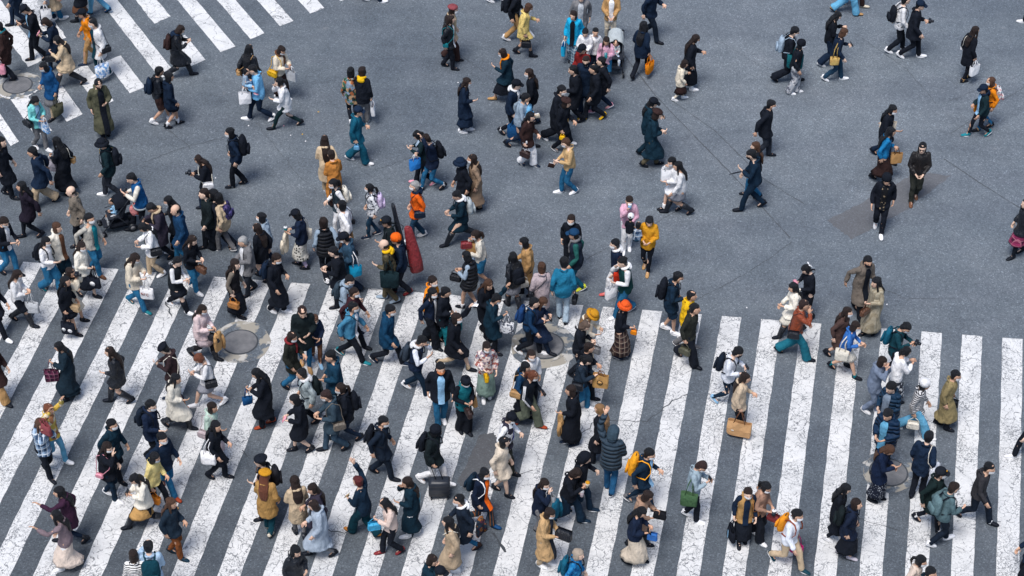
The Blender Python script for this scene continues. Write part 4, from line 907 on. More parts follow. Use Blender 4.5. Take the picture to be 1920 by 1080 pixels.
P(78,115,1.66,225,.3,"T:bl:.38 B:s:gy:.26:.1 L:be S:bk H:m:k M:w A:bh","woman in a quilted royal blue jacket and white mask beside the top left manhole","tote:ol:L:olive green leather tote held by the woman in the royal blue jacket")
P(185,148,1.72,300,.3,"T:ol:.14:.22 I:bk B:p:bk:1 S:bk H:s:k M:k A:hp","man in a very long olive coat and black mask standing clear of the stripe ends")
P(-4,38,1.70,175,.4,"T:db:.30 B:p:bk:1 S:bk H:s:k A:hh G:tl","person in a dark brown coat cut in half by the left edge above the manhole","carrier:pk:L:pink shopping bag at the left edge above the manhole")
P(68,180,1.60,320,.4,"T:mint:.44 I:lb B:p:gy:1 S:wh H:l:k A:bp","woman in mint green jacket holding up camera near lower ends of the top left stripes","handbag:bk:r:black shoulder bag of the woman in the mint green jacket","carrier:patblue:L:white and blue shopping bag in front of the woman in mint green")
P(300,122,1.64,15,.5,"T:bk:.48 B:h:db L:sk K:wh:.07 S:wh H:s:k A:bh","teenager in dark jacket with brown shorts and white sneakers, one step behind girl in navy","backpack:nv:B:navy backpack on the teenager in brown shorts")
P(318,133,1.58,20,.4,"T:nv:.38:.16 B:s:bk:.34:.15 L:sk K:wh:.10 S:bk H:m:k A:hh","girl with black bob in a navy coat and white socks seen from behind at left")
P(343,45,1.62,5,.7,"T:bk:.30:.22 B:s:bk:.28:.2 L:sk K:bk:.25 S:bk H:m:d A:pp G:nv","woman in black coat and tall black boots walking right across the end of top stripe","backpack:db:B:dark brown backpack worn by the woman in tall black boots")
P(467,80,1.64,70,.4,"T:bk:.42:.2 B:s:bk:.22:.2 L:bk S:bk H:l:k A:hh","long haired woman in black coat seen from behind, right behind the man carrying a child","handbag:tn:l:tan shoulder bag of the long haired woman behind the man with the child")
P(470,120,1.70,188,.62,"T:sky:.44 B:p:nv:1 S:wh H:s:k A:bb","man in a pale blue hooded sweatshirt carrying a small child on his arm","carrier:wh:L:white paper bag hanging beside the man who carries a child:1.1")
CARRIED(457,130,"small child in pale clothes held on arm of the man in the pale blue hoodie")
P(521,143,1.56,185,.72,"T:wh:.40 B:p:gn:0 S:bk H:p:k A:fb","woman in a fluffy white jacket and dark green trousers with a hand at her face")
P(530,85,1.62,330,.35,"T:cr:.47 B:s:db:.13:.2 L:bk S:wh H:m:d M:w A:bp G:br","woman in a cream jumper and long grey brown skirt crossing behind the fluffy white jacket","carrier:lg:L:pale shopping bag carried by the woman in the long grey brown skirt","handbag:ye:r:small yellow bag of the woman in the cream jumper")
P(657,122,1.62,100,.5,"T:camobright:.40 B:p:bk:0 S:bk K:wh:.1 H:m:k A:bh","woman in a multicoloured camouflage jacket and black trousers walking away")
P(679,122,1.66,80,.3,"T:bk:.42 G:ye B:p:gy:1 S:gy H:m:d A:hh","woman in a black jacket with a bright yellow hood seen from behind","carrier:wh:R:white paper bag held by the woman with the yellow hood")
P(672,197,1.66,355,.55,"T:tlb:.40 B:p:tlb:2 S:wh H:s:k C:cap:nv A:hb","person in a blue cap, teal blue jacket and very wide teal blue trousers","pouch:sky:R:light blue pouch held by the person in wide teal blue trousers")
P(429,237,1.70,182,.35,"T:nv:.44 B:p:bk:1 S:bk K:wh:.06 H:m:k M:w A:hh","student with bowl cut hair in a dark navy jacket and white mask walking left alone","backpack:bk:B:large black backpack on the bowl cut student")
P(367,290,1.60,190,.4,"T:bk:.42 B:p:nv:2 S:bk H:l:d A:pp","woman with long dark brown hair in a black top photographing with both hands","camera:bk:F:dark camera held up by the woman with long dark brown hair in black","handbag:wh:l:small white bag of the woman photographing at left")
P(608,250,1.62,100,.3,"T:be:.26:.2 B:p:be:1 S:wh H:l:d A:sb","woman with long brown hair in beige coat seen from behind, next to orange brown coat")
P(620,277,1.60,120,.3,"T:orbr:.22:.2 B:p:db:1 S:bk H:s:d A:bb","person in an orange brown coat whose back is to the camera beside the beige coat")
P(851,7,1.64,5,.45,"T:be:.40 B:p:db:2 S:bk H:l:d C:beret:mrd2 M:w A:hh","woman in dark red beret and beige coat walking beside a black suited woman")
P(845,25,1.60,355,.3,"T:bk:.42 I:wh B:p:bk:1 S:bk H:l:d A:hh","long haired woman in black suit in front of the one with dark red beret","pouch:tl:r:small turquoise pouch behind the black suited woman")
P(971,-30,1.74,0,.6,"T:bk:.44 B:p:tn:1 S:wh H:s:k A:hh","man in black top and beige trousers at top edge, head cut off, beside yellow coat","backpack:bk:B:big black backpack at the top edge on the man in beige trousers")
P(995,4,1.60,0,.5,"T:yel:.38:.22 I:wh B:s:tn:.36:.1 L:sk K:bk:.12 S:bk H:m:b M:w A:hp","woman in a pale yellow coat with brown bobbed hair near the top edge","handbag:bk:R:small black bag of the woman in the pale yellow coat")
P(937,-106,1.72,0,.4,"T:nv:.44 B:p:gn:1 S:wh H:s:k A:hh","person of whom only white sneakers show at the top edge left of the yellow coat")
P(940,88,1.62,185,.75,"T:tld:.40:.3 G:or B:s:bk:.2:.25 L:sk S:tn H:m:d M:w A:hp","woman in a flowing dark cape and orange collar with a tartan scarf striding left")
P(991,126,1.60,180,.4,"T:bk:.40 B:p:nv:1 S:bk H:l:d M:w A:hh","woman with very long brown hair in black behind the man in the white hood")
P(878,143,1.58,355,.3,"T:nv:.30:.18 B:s:nv:.14:.25 L:bk S:wh H:l:d M:w A:bh","girl in long dark navy dress and white mask walking with a bag on her shoulder","handbag:nv:l:navy bag on the shoulder of the girl in the long navy dress")
P(970,147,1.70,340,.55,"T:nv:.44 I:wh G:wh B:p:bk:0 S:bk K:wh:.03 H:s:k C:cap:bk A:hb","man in a navy jacket over a white hooded top and a black cap looking down","tote:bl:R:large blue shoulder tote of the man in the white hood:1.2")
P(988,172,1.66,350,.7,"T:lgb:.46 B:p:nv:0 S:bk H:s:k A:bs","boy in a grey blue top and slim navy trousers holding a bright blue bag","backpack:sky:F:bright blue bag slung on the boy in the grey blue top","book:cr:R:cream notebook in the hand of the boy in the grey blue top")
P(996,208,1.58,330,.35,"T:db:.40 B:p:wh:2 S:nv H:l:k A:hb","person in a dark brown jacket with very wide white trousers","handbag:db:R:dark brown handbag against the very wide white trousers")
P(1090,-18,1.74,270,.3,"T:gy:.42 I:lg B:p:bk:1 S:bk H:s:d A:hh","man in open grey brown jacket over printed tee at the top edge behind the family")
P(1148,-24,1.66,270,.3,"T:tn:.44 I:wh B:p:cr:1 S:wh H:l:b A:dd","woman in a tan jacket pushing the pushchair at the top edge")
P(1075,18,1.60,255,.3,"T:cyan:.40 I:bk B:p:plaid:2 S:bk H:m:d A:hh","woman in a bright cyan coat with a bright cyan bag beside the children","carrier:cyan:R:bright cyan bag carried by the woman in the cyan coat")
P(1097,53,1.42,265,.3,"T:wh:.44 B:p:plaid:1 S:wh H:s:k A:bb","boy in a white jumper looking down, second from left in the family group")
P(1117,50,1.34,270,.2,"T:whor:.44 B:p:nv:1 S:bk H:s:k A:hh","child in a white and orange top between the white jumper boy and the pushchair")
P(1137,68,1.46,270,.4,"T:pkl:.46 B:h:jn L:sk S:bk K:bk:.08 H:l:d A:hp","girl in a pink jumper and denim shorts walking in front of the pushchair","phone:tl:L:dark green wallet held by the girl in the pink jumper","pouch:bk:r:small black pouch on the girl in the pink jumper")
P(1091,81,1.62,240,.4,"T:rd:.44 B:p:nv:1 S:bk H:s:k C:cap:bk A:hb","boy in dark red track jacket and black cap bending forward below the white jumper boy")
P(1099,103,1.68,255,.3,"T:nv:.36 B:p:nv:1 S:bk H:s:d M:k A:hh","man with a tanned face in a dark navy coat below the red track jacket")
P(1073,120,1.68,190,.5,"T:bk:.30 B:p:bk:1 S:bk H:s:k A:hb","person in long black coat in the dark cluster holding a black and white toy bag","pouch:cow:L:black and white fluffy bag held at the left of the dark cluster")
P(1112,118,1.66,200,.5,"T:bk:.34 B:p:bk:1 S:ye H:s:k A:hh","person in black clothes with bright yellow sneakers in the dark cluster")
P(1127,104,1.62,185,.5,"T:bk:.36 B:p:nv:1 S:pk H:s:k A:hh","person in dark clothes with pink shoes nearest the pink jumper girl")
P(1055,158,1.74,335,.75,"T:bk:.30:.1 B:p:bk:2 S:wh H:s:k M:w A:hh","tall man in a long black coat and white mask taking a wide step right","carrier:kraftlogo:L:light brown paper bag with round logo carried by striding man in the long black coat")
P(1064,182,1.60,335,.4,"T:bk:.38 B:p:bk:1 S:gy H:m:d C:beret:db A:hb","shorter person in black with dark reddish cap overlapping the man in the long black coat","pouch:ye:R:small yellow pouch beside the shorter person in black")
P(1208,36,1.66,60,.65,"T:nv:.40 B:p:bk:1 S:bk H:l:k A:hh","long haired woman in a dark navy jacket walking away with an orange bag","tote:or:R:orange bag under the right arm of the woman in the dark navy jacket")
P(1232,-34,1.76,340,.6,"T:nv:.44 B:p:nvd:1 S:bk H:s:k A:hb","man in navy suit with one leg kicked back at top edge, head out of view")
P(1308,62,1.62,0,.3,"T:bk:.42 B:s:bk:.13:.2 L:wh S:wh H:l:d M:w A:hp","woman in black with a long black skirt and white shoes reading her phone","phone:bk:R:dark phone held out by the woman in the long black skirt")
P(1287,110,1.18,10,.3,"T:cr:.40 B:s:db:.2:.2 L:cr S:wh H:m:d A:hp","little girl in cream jumper and dark brown skirt walking beside the woman with the phone")
P(1494,48,1.70,355,.8,"T:bk:.46 B:p:bk:2 S:bk K:wh:.03 H:s:k M:w A:bh","man in black with a white mask and a pale grey backpack","backpack:lgb:B:pale grey blue backpack of the man in black")
P(1504,72,1.58,350,.25,"T:bk:.46 B:p:patgrey:2 S:wh H:m:k C:beanie:bk M:w A:hh","woman in black with pale patterned trousers and white sneakers next to the grey backpack man","tote:tld3:l:large teal shoulder bag on the woman with pale patterned trousers:1.3")
P(1448,185,1.68,352,.4,"T:bk:.40 B:p:dg:1 S:bk H:s:k M:w A:sh","man in a loose black coat and white mask walking right alone")
P(1602,-76,1.66,0,.7,"T:nv:.44 B:p:jl:2 S:tn H:m:d A:hh","person in bright pale blue jeans cut off by the top edge")
P(1618,-92,1.68,0,.6,"T:br:.44 B:p:db:1 S:cr H:s:d A:hh","person behind the pale blue jeans at the top edge wearing cream shoes")
P(1575,20,1.64,0,.5,"T:bk:.44 B:p:nv:2 S:wh H:l:k M:w A:bp","long haired woman in black leather jacket and white mask behind the woman with two bags")
P(1586,50,1.60,355,.6,"T:nv:.46 B:p:dj:1 S:wh H:m:b A:hp","woman with reddish brown hair in a navy top and flared jeans looking at her phone","tote:pkp:r:pink shopping bag hanging by the flared jeans:.75","tote:yel:r:pale yellow tote hanging by the flared jeans:.75","phone:bk:L:phone held by the woman in flared jeans")
P(1700,-12,1.72,5,.6,"T:wh:.46 B:p:bk:1 S:wh H:s:k A:hh","man in a white top and black trousers hidden behind the big black jacket","backpack:bk:B:black backpack on the man in the white top")
P(1728,-2,1.76,352,.62,"T:bk:.38:.16 B:p:bk:1 S:wh H:s:k C:cap:nv A:hb","man in a big black hooded jacket and cap striding right in white sneakers","camera:bk:L:black camera in the hand of the man in the big black hooded jacket")
P(1831,46,1.60,25,.3,"T:bk:.32:.16 B:p:bk:0 S:bk K:tn:.05 H:l:d A:hh","woman in a black coat with dark wavy hair seen from behind carrying white paper","handbag:wh:l:thin white bag strap pouch on the back of the woman with dark wavy hair:.5","carrier:wh:R:white paper bag of the woman with dark wavy hair at upper right")
P(1858,142,1.56,185,.4,"T:or:.50 B:p:jn:0 S:bk K:tn:.05 H:m:b M:w A:hh","woman with a brown bob and an orange collar in jeans","backpack:floral:B:white floral backpack on the woman in the orange top")
P(1844,156,1.58,195,.55,"T:gnd:.46 G:nv B:p:bk:0 S:tl I:lb H:s:k C:cap:nv A:bh","person in a navy cap and dark green jacket walking left in teal shoes","tote:or:r:bright orange bag on the arm of the person in the dark green jacket")
P(1952,-62,1.70,185,.5,"T:bk:.44 B:p:bk:1 S:wh H:s:k A:hh","person whose white shoe alone enters at the top right edge")
P(1677,195,1.66,330,.6,"T:bk:.38 B:p:nv:1 S:bk H:l:k M:w A:bs","woman in black with a white mask carrying a long cream tote on her shoulder","tote:cr:l:cream canvas tote of the woman in black with the white mask:1.3")
P(1673,236,1.60,355,.6,"T:blb:.48 B:s:db:.16:.3 L:bk S:bk H:l:k A:hb","woman in a bright blue top and long dark grey skirt","carrier:kraft:L:tan paper bag held by the woman in the bright blue top")
P(2,254,1.74,350,.35,"T:bk:.28:.12 B:p:bk:1 S:bk K:wh:.05 H:l:k A:hh","person in a long black coat with long black hair at the left edge")
P(58,273,1.74,195,.7,"T:nv:.38:.12 B:p:be:2 S:bk H:s:k A:ss","man in a navy jacket and wide beige trousers striding left with arms swung back")
P(103,253,1.62,150,.4,"T:bk:.14:.35 B:s:bk:.12:.3 L:jn S:bk H:l:k A:hb","woman in a voluminous black coat seen from behind at left","handbag:tn:r:tan bag on a light strap against the voluminous black coat","carrier:lgp:L:pale grey pink folded bag behind the voluminous black coat")
P(188,257,1.70,185,.5,"T:gnd:.42 B:p:dg:1 S:wh H:s:k C:bucket:bk M:w A:sh","man in a dark green jacket, black bucket hat and grey trousers walking left","backpack:bk:B:black backpack on the man in the bucket hat","pouch:ye:r:yellow tag hanging from the man in the bucket hat:.7")
P(38,338,1.62,200,.5,"T:bkp:.36:.14 B:s:bk:.33:.1 L:bk S:bk H:l:k A:hs","woman in a dark plum coat and black tights with her hand reaching back")
P(131,347,1.66,200,.3,"T:gyb:.40 B:p:bk:1 S:bk H:bald:d A:hh","balding man in a grey brown hooded coat at left")
P(241,324,1.74,195,.65,"T:varsity:.44 B:p:bk:1 S:bk H:s:k A:bp","man in a blue varsity jacket with cream sleeves pushing a pushchair","phone:bk:R:phone held out by the man in the varsity jacket")
P(277,381,1.68,200,.4,"T:gyp:.30:.14 B:p:bk:1 S:bk H:s:k A:pp G:be","man in a dark grey purple long coat looking at his phone below the varsity jacket","phone:bk:R:phone of the man in the grey purple long coat")
P(312,366,1.60,185,.4,"T:bk:.38 B:p:bk:0 S:wh H:l:k M:w A:bh","woman in black with white mask and white sneakers beside the man in the blue coat")
P(327,382,1.70,200,.4,"T:navb:.34:.12 B:p:jn:1 S:wh H:bald:k A:hh","older man with thinning hair in a blue coat leaning forward")
P(381,351,1.74,200,.35,"T:bkg:.42 B:p:bk:1 S:bk H:s:d A:hh","man in a black green jacket, left of the pair with the floral backpack")
P(398,352,1.72,165,.5,"T:bk:.44 B:p:bk:2 S:bk H:m:k A:hh","person in wide black trousers with their back to the camera beside the tanned shoulder bag","backpack:patpurple:B:dark purple floral backpack in the left middle")
P(407,358,1.66,150,.4,"T:be:.42 B:p:gy:1 S:gy H:m:k A:bh","person in beige mostly hidden behind the floral backpack")
P(262,418,1.60,200,.4,"T:wh:.42 B:p:be:1 S:wh H:l:k A:pb","woman in a loose white shirt below the man in the grey purple coat","handbag:bk:l:black bag with a white label on the woman in the loose white shirt")
P(489,396,1.58,180,.4,"T:lgb:.44 B:p:nv:1 S:bk H:m:k M:w A:hh","person in a pale grey top behind the woman with reddish black hair")
P(481,416,1.60,150,.4,"T:bk:.38:.14 B:s:nv:.36:.1 L:sk K:bk:.12 S:bk H:l:d A:hh","woman with long reddish black hair in a black jacket, bare legs")
P(452,442,1.64,215,.3,"T:gy:.38 I:wh B:p:dg:1 S:bk H:s:g A:bb","grey haired older person in a grey jacket over white at left centre")
P(167,398,1.72,330,.4,"T:gyc:.45 I:tl B:p:jn:1 S:br H:s:k M:w A:sh","man in a pale grey shirt and blue jeans at left above the stripes")
P(622,334,1.60,200,.4,"T:dgb:.44 B:p:wh:1 S:wh H:p:k M:w A:bh","woman with tied hair in dark grey vest with white sleeves below the orange brown coat","backpack:crw:B:cream backpack on the woman in the dark grey vest","handbag:br:r:brown basket bag at the hip of the woman in the dark grey vest")
P(640,373,1.58,160,.35,"T:wh:.47 B:s:br:.22:.2 L:bk S:bk H:m:k A:hs","woman in a white jumper with a thin crossbody strap seen from behind","handbag:bk:r:small black bag on the white jumper woman:.6","carrier:tn:R:brown bag below the white jumper woman")
P(692,342,1.52,185,.35,"T:patwh:.45 B:p:dj:0 S:nv H:p:k M:w A:hh","girl with a ponytail in a white patterned hoodie and dark jeans","backpack:lv:B:pale lilac backpack on the ponytail girl")
P(777,337,1.66,190,.4,"T:or2:.42 B:p:dj:1 S:wh H:s:g M:w A:hh G:nv","grey haired person in a bright orange rain jacket and white mask walking left","handbag:nv:l:navy shoulder bag on the person in the orange rain jacket")
P(777,244,1.62,185,.6,"T:gnd:.44 B:p:bk:1 S:pk H:p:k A:pp","person in dark green with pink shoes, hidden behind the man with the phone held high")
P(794,250,1.70,200,.65,"T:nvb:.44 B:p:jn:0 S:bk K:wh:.05 H:s:d A:pu","man in a dark navy jacket and blue jeans photographing with raised hands","carrier:blw:R:bright blue plastic bag of the man photographing with raised hands","backpack:bk:B:black backpack of the man photographing with raised hands","phone:lgb:F:phone raised by the man in the dark navy jacket")
P(862,293,1.66,200,.3,"T:bk:.38 B:p:bk:1 S:bk H:m:k C:bucket:nv M:w A:hh","person in navy bucket hat, black coat and white mask next to the long taupe coat")
P(885,287,1.64,185,.4,"T:tau:.17:.25 B:p:tau:1 S:bk H:l:d M:w A:hh","long haired woman in a long taupe coat walking left")
P(853,356,1.62,195,.8,"T:tld:.44 B:s:tld:.30:.1 L:sk K:bk:.25 S:bk H:s:k A:bb G:wh","young person in a dark teal jacket kicking one boot forward","backpack:lgy:B:pale grey backpack of the person kicking a boot forward")
P(889,430,1.60,190,.4,"T:crw:.47 B:h:jn L:sk S:bk H:p:d M:w A:fb","woman in a cream top and denim with a dark red bag at her chest","handbag:mr:F:dark red bag at the chest of the woman in the cream top","carrier:kraft:R:brown paper bag held behind the woman in the cream top")
P(1228,181,1.66,0,.4,"T:tld:.38 B:p:tld:1 S:bk H:l:k C:cap:bk A:hp","long haired person in dark green black raising a phone above the dark teal coat","phone:bk:F:phone held out by the long haired person above the dark teal coat")
P(1236,203,1.66,0,.6,"T:tld:.20:.28 B:p:olb:1 S:bk H:m:d C:beret:db A:bb","person in a long dark teal coat with brown boots stepping right")
P(1258,293,1.58,195,.4,"T:wh:.46 B:s:wh:.36:.2 L:sk K:wh:.1 S:bk H:m:k M:w A:fb","girl in a white jumper and white skirt behind the long haired girl in white","carrier:wh:R:white printed bag of the girl in the white skirt")
P(1270,300,1.58,185,.7,"T:wh:.46 B:s:gyl:.34:.2 L:sk K:bk:.22 S:bk H:l:k A:bh","long haired girl in a white jumper, pale grey skirt and knee high black boots")
P(1417,263,1.60,180,.4,"T:bk:.40 B:p:jn:1 S:bk H:l:b A:hh","brown haired woman hidden behind the bearded man in navy")
P(1406,278,1.78,182,.75,"T:nvt:.47 B:p:nvt:1 S:bk H:s:k M:k A:hp","bearded man in a dark navy sweater and navy trousers striding left","stick:bk:F:long folded umbrella carried in front of the bearded man")
P(1731,266,1.74,268,.35,"T:leather:.46 B:p:dol:1 S:br H:m:k A:dd g:k","long haired man in sunglasses and a dark leather jacket walking toward the camera")
P(1664,324,1.74,262,.45,"T:bk:.44 I:bkpatt B:p:bk:1 S:wh H:m:k C:beanie:bk A:hh","person in black with beige printed front and white shoes, in front of man in sunglasses")
P(1926,370,1.66,200,.4,"T:bk:.42 B:s:plaidred:.25:.2 L:bk S:bk H:l:k A:hh","person at the right edge in black with a red tartan skirt")
P(1058,257,1.62,195,.35,"T:tnp:.47 B:p:jn:1 S:wh H:s:b M:w A:bb","woman in a tan padded jacket and blue jeans with light brown short hair","book:db:F:striped brown pouch held by the woman in the tan padded jacket")
P(1180,367,1.60,268,.2,"T:pkl:.44 B:p:wh:1 S:wh H:s:d A:fb","woman in a pale pink top drinking from a cup","cup:lb:F:pale blue drink cup at the mouth of the woman in pale pink")
P(1071,401,1.62,260,.3,"T:bk:.44 B:p:bk:1 S:bk H:m:d M:w A:hh","woman in black with a white mask directly behind the person in the dark blue cap")
P(1076,427,1.72,180,.4,"T:dgn:.42 G:gy B:p:tlb:1 S:yg H:s:k C:cap:navb A:hh","person in a dark blue cap, charcoal vest and teal trousers with yellow shoes")
P(1218,406,1.60,255,.3,"T:must:.44 B:p:bk:0 S:tn H:m:k A:bb","woman in a mustard yellow jacket holding a small child")
CARRIED(1196,420,"small child with dark hair held against the mustard yellow jacket")
CARRIED(1182,405,"small child in white mask and dark headwear in front of the woman in pale pink")
P(9,406,1.72,335,.4,"T:bk:.46 I:wh B:p:jn:1 S:bk H:s:d M:w A:bb","man in black bomber jacket and bright blue jeans at the left edge above the stripes")
P(106,415,1.64,330,.3,"T:crw:.42 I:br B:p:tld:2 S:bk H:m:b A:ss","woman in an open cream shawl over a brown belted top at left")
P(87,442,1.60,335,.55,"T:wh:.47 B:p:jn:2 S:tl H:l:k M:w A:bs","woman in a white jumper and very wide blue trousers beside the cream shawl","backpack:bk:B:small dark backpack of the woman in very wide blue trousers")
P(153,452,1.60,335,.5,"T:crw:.44 B:s:bk:.22:.2 L:sk S:bk H:l:d M:w A:bh","long haired woman in pale top and black skirt with a black scarf front at left","tote:bkpat:R:black tote with a white emblem on the woman in the pale top")
P(133,500,1.58,350,.4,"T:cr:.30:.2 B:s:cr:.28:.2 L:sk K:bk:.05 S:bk H:m:d A:ff G:bk","woman in a fluffy cream coat holding a camera to her face","camera:bk:F:black camera held to the face of the woman in the fluffy cream coat")
P(122,516,1.60,345,.4,"T:bk:.42 B:s:bk:.34:.15 L:sk K:bk:.1 S:bk H:l:k A:hh","woman in black with bare legs overlapping the one in the fluffy cream coat","tote:bkpat:R:black bag printed with white badges at left","handbag:tnf:F:fluffy beige bag of the woman in black with bare legs")
P(35,504,1.58,350,.6,"T:wh:.47 B:h:bk L:sk K:bk:.25 S:bk H:l:d M:w A:bb","woman in a white blouse, black shorts and knee high black boots at the far left","tote:lg:R:grey tote of the woman in black shorts")
P(-16,640,1.66,330,.6,"T:db:.32 B:p:tn:2 S:bk K:bk:.2 H:s:k A:hh","person in a brown coat cut off by the left edge with patterned tan trousers")
P(-18,520,1.66,330,.7,"T:bk:.40 B:p:bk:1 S:wh H:s:k A:hh","person whose white shoe alone shows at the left edge on the stripes")
P(257,474,1.64,335,.62,"T:cr:.42 B:p:jn:1 S:tl H:l:d M:w A:bp","woman in a cream hooded jacket and blue jeans stepping onto the stripes","tote:printred:R:white tote with red lettering held by the woman in the cream hooded jacket")
P(334,480,1.58,340,.55,"T:bkw:.44 B:s:bk:.34:.2 L:sk K:bk:.22 S:wh H:s:k A:bb","girl in a black and white jacket with long black socks and bulky white sneakers")
P(363,440,1.62,330,.4,"T:bk:.44 B:p:jn:1 S:wh H:l:d A:bb","woman in black with wavy hair and blue jeans behind girl in black and white jacket","handbag:br:R:small brown bag of the woman in black with blue jeans")
P(441,484,1.62,345,.4,"T:dbk:.46 B:s:bk:.12:.25 L:bk S:bk H:l:d A:hh","woman in a black pinafore dress over a brown grey blouse next to the manhole stripes","handbag:orbr:R:orange brown bag of the woman in the black pinafore")
P(520,474,1.68,340,.6,"T:bk:.18:.12 B:p:bk:1 S:wh H:s:d M:w A:hb","person in a long black coat and white shoes looking up at left centre","backpack:nv:B:round navy backpack on the person in the long black coat looking up")
P(551,390,1.64,170,.4,"T:nvb:.46 B:s:dots:.18:.15 L:lv S:bk H:m:k C:cap:bk A:bb","woman in a navy top and black cap with a white spotted skirt","tote:crw:r:large cream tote on the shoulder of the woman in the spotted skirt:1.0","coat:cr:F:cream coat carried over the arm of the woman in the spotted skirt","cup:tl:F:turquoise cup held by the woman in the spotted skirt")
P(606,404,1.72,110,.4,"T:puffbk:.44 B:p:bk:1 S:wh H:m:d A:hh","person in a black padded vest with pale sleeves seen from behind")
P(642,434,1.74,200,.4,"T:dblue:.32:.1 B:p:nv:1 S:bk H:s:k C:cap:bk M:w A:bb","man in a slate blue coat and black cap looking down at left centre","carrier:cyan:l:turquoise bag beside the man in the slate blue coat")
P(622,460,1.70,190,.3,"T:bk:.34 B:p:bk:1 S:bk H:s:k A:bb","person in black, bent over, in front of the slate blue coat")
P(722,404,1.72,200,.3,"T:bkg:.44 B:p:bk:1 S:bk H:s:k C:cap:bkgold A:hb","man in black and a cap with a gold emblem behind the yellow hood","case:bk:B:tall black instrument case on the back of the man with the gold emblem cap")
P(741,436,1.72,190,.4,"T:nv:.44 B:p:bk:1 S:mr H:s:k C:beanie:or2 A:hh","man in a bright orange beanie carrying a dark red instrument case","case:mr:B:dark red guitar case on the back of the man in the orange beanie")
P(718,447,1.74,175,.4,"T:camo:.44 G:ye B:p:olb:1 S:lgb H:bald:k A:hb","man in a camouflage jacket with a bright yellow hood and olive trousers","tote:gnd:l:large dark green shoulder bag of the man with the bright yellow hood:1.35")
P(872,468,1.60,160,.4,"T:puffbk:.40 B:s:bk:.38:.1 L:sk K:wh:.08 S:bk H:m:k M:w A:bb","woman in black jacket and short skirt, bare legs and white socks, near the stripe tops","handbag:bk:L:black bag at the arm of the woman with white socks")
P(980,443,1.64,185,.3,"T:tn:.26:.1 B:p:bk:1 S:bk H:m:k M:w A:bh","woman in a long tan coat and black bob behind the black backpack girl","handbag:crw:L:cream bag against the long tan coat")
P(962,470,1.58,120,.4,"T:bk:.44 B:s:gyl:.30:.08 L:sk K:bk:.2 S:bk H:l:k A:hh","long haired girl in black with a grey skirt and black boots seen from behind","backpack:bk:B:black backpack on the girl in the grey skirt")
P(1016,488,1.60,95,.2,"T:pkgy:.26:.2 B:p:pkgy:1 S:bk H:m:b A:hh","woman in a pale pinkish grey coat with a brown bob seen from behind","handbag:bk:l:small black bag on a long strap over the pale pinkish grey coat")
P(1058,478,1.74,90,.3,"T:tlblue:.44 B:p:jll:1 S:bk H:s:k A:hh","man in a teal blue sweater and very pale jeans seen from behind","handbag:bk:R:black box bag in the hand of the man in the teal blue sweater")
P(1153,446,1.66,190,.5,"T:nvb:.50 B:p:wh:1 S:mrw G:wh H:s:k M:w A:hh","person in a dark top, red bag and white trousers behind the green vest","tote:red:l:bright red bag beside the white trousers")
P(1165,480,1.70,200,.5,"T:varsgreen:.44 G:wh B:p:jn:2 S:wh H:s:k A:fb","young man in dark green vest with white sleeves and wide jeans, hand at face","carrier:wh:L:white bag below the young man in the dark green vest")
P(812,516,1.72,330,.3,"T:or:.34 B:p:bk:1 S:bk H:s:d M:w A:hh","person in an orange hooded jacket behind the black suited woman near the stripe tops")
P(838,536,1.66,340,.4,"T:bk:.40 B:p:tl:1 S:bk H:s:k A:bh","person in black bent forward with a turquoise bag next to the orange hood","carrier:tl:R:turquoise bag hanging near the orange hood")
P(812,538,1.64,330,.4,"T:nvb:.46 I:wh B:p:bk:2 S:bk H:l:k M:w A:hh","woman in black suit with wide trousers and white mask in front of the orange hood")
P(918,524,1.66,320,.3,"T:bk:.30 B:p:bk:1 S:bk H:l:b A:bb","woman with fluffy light brown hair in a black coat")
P(936,550,1.66,345,.3,"T:tld:.30:.1 B:p:bk:1 S:bk H:s:k M:w A:pu","person in a dark teal coat reaching one arm forward","tote:patwh:R:white patterned bag hanging below the dark teal coat")
P(1275,508,1.72,350,.3,"T:nvt:.40 B:h:nvt L:sk S:wh H:s:k M:w A:bh","man in a dark teal hoodie and shorts with bare calves","backpack:bk:B:very large black backpack of the man in shorts")
P(1298,543,1.62,340,.4,"T:ye:.42 B:p:gy:1 S:gy H:s:k A:hh","person in a bright yellow top partly hidden by the dark grey jacket")
P(1304,567,1.72,330,.6,"T:dol:.44 B:p:bk:2 S:bk H:s:k A:hs","person in a dark olive jacket and flared black trousers at the stripe tops","handbag:ol:R:olive bag held by the person in the flared black trousers","carrier:lg:l:pale grey bag behind the flared black trousers")
P(1507,496,1.62,200,.3,"T:bk:.50 B:s:bk:.3:.2 L:sk S:bk H:b:k A:pb","girl in a black top with a white bow in her hair","camera:pk:F:pink gadget held up by the girl with the white bow","bow:wh:H:white ribbon bow in the black haired girl's hair")
P(1486,528,1.56,190,.7,"T:crw:.40:.2 B:s:crw:.30:.2 L:sk K:bk:.22 S:bk H:l:k A:hb","girl in a fluffy white coat kicking back one heeled black boot")
P(1510,560,1.70,350,.75,"T:rust:.46 B:p:tlj:2 S:bk H:s:db A:fh","man in rust red leather jacket and wide teal jeans with a hand at his face","handbag:bk:r:black belt bag on the man in the rust red jacket")
P(1629,479,1.74,300,.5,"T:gybe:.26:.15 I:bk B:p:bk:1 S:bk H:s:k M:k A:sh","man in an open grey brown long coat and black mask at right")
P(1643,518,1.64,215,.4,"T:gybe2:.14:.2 B:s:gybe2:.12:.3 L:bk S:bk H:l:k A:hb","long haired woman in a long pale khaki striped coat at right","handbag:br:L:brown bag in the hand of the woman in the pale khaki coat")
P(1591,574,1.60,335,.6,"T:brt:.30:.12 B:s:brt:.3:.1 L:sk K:bk:.08 S:bk H:l:d M:w A:hh","woman with long brown hair in a brown coat and bare calves behind the blue jumper")
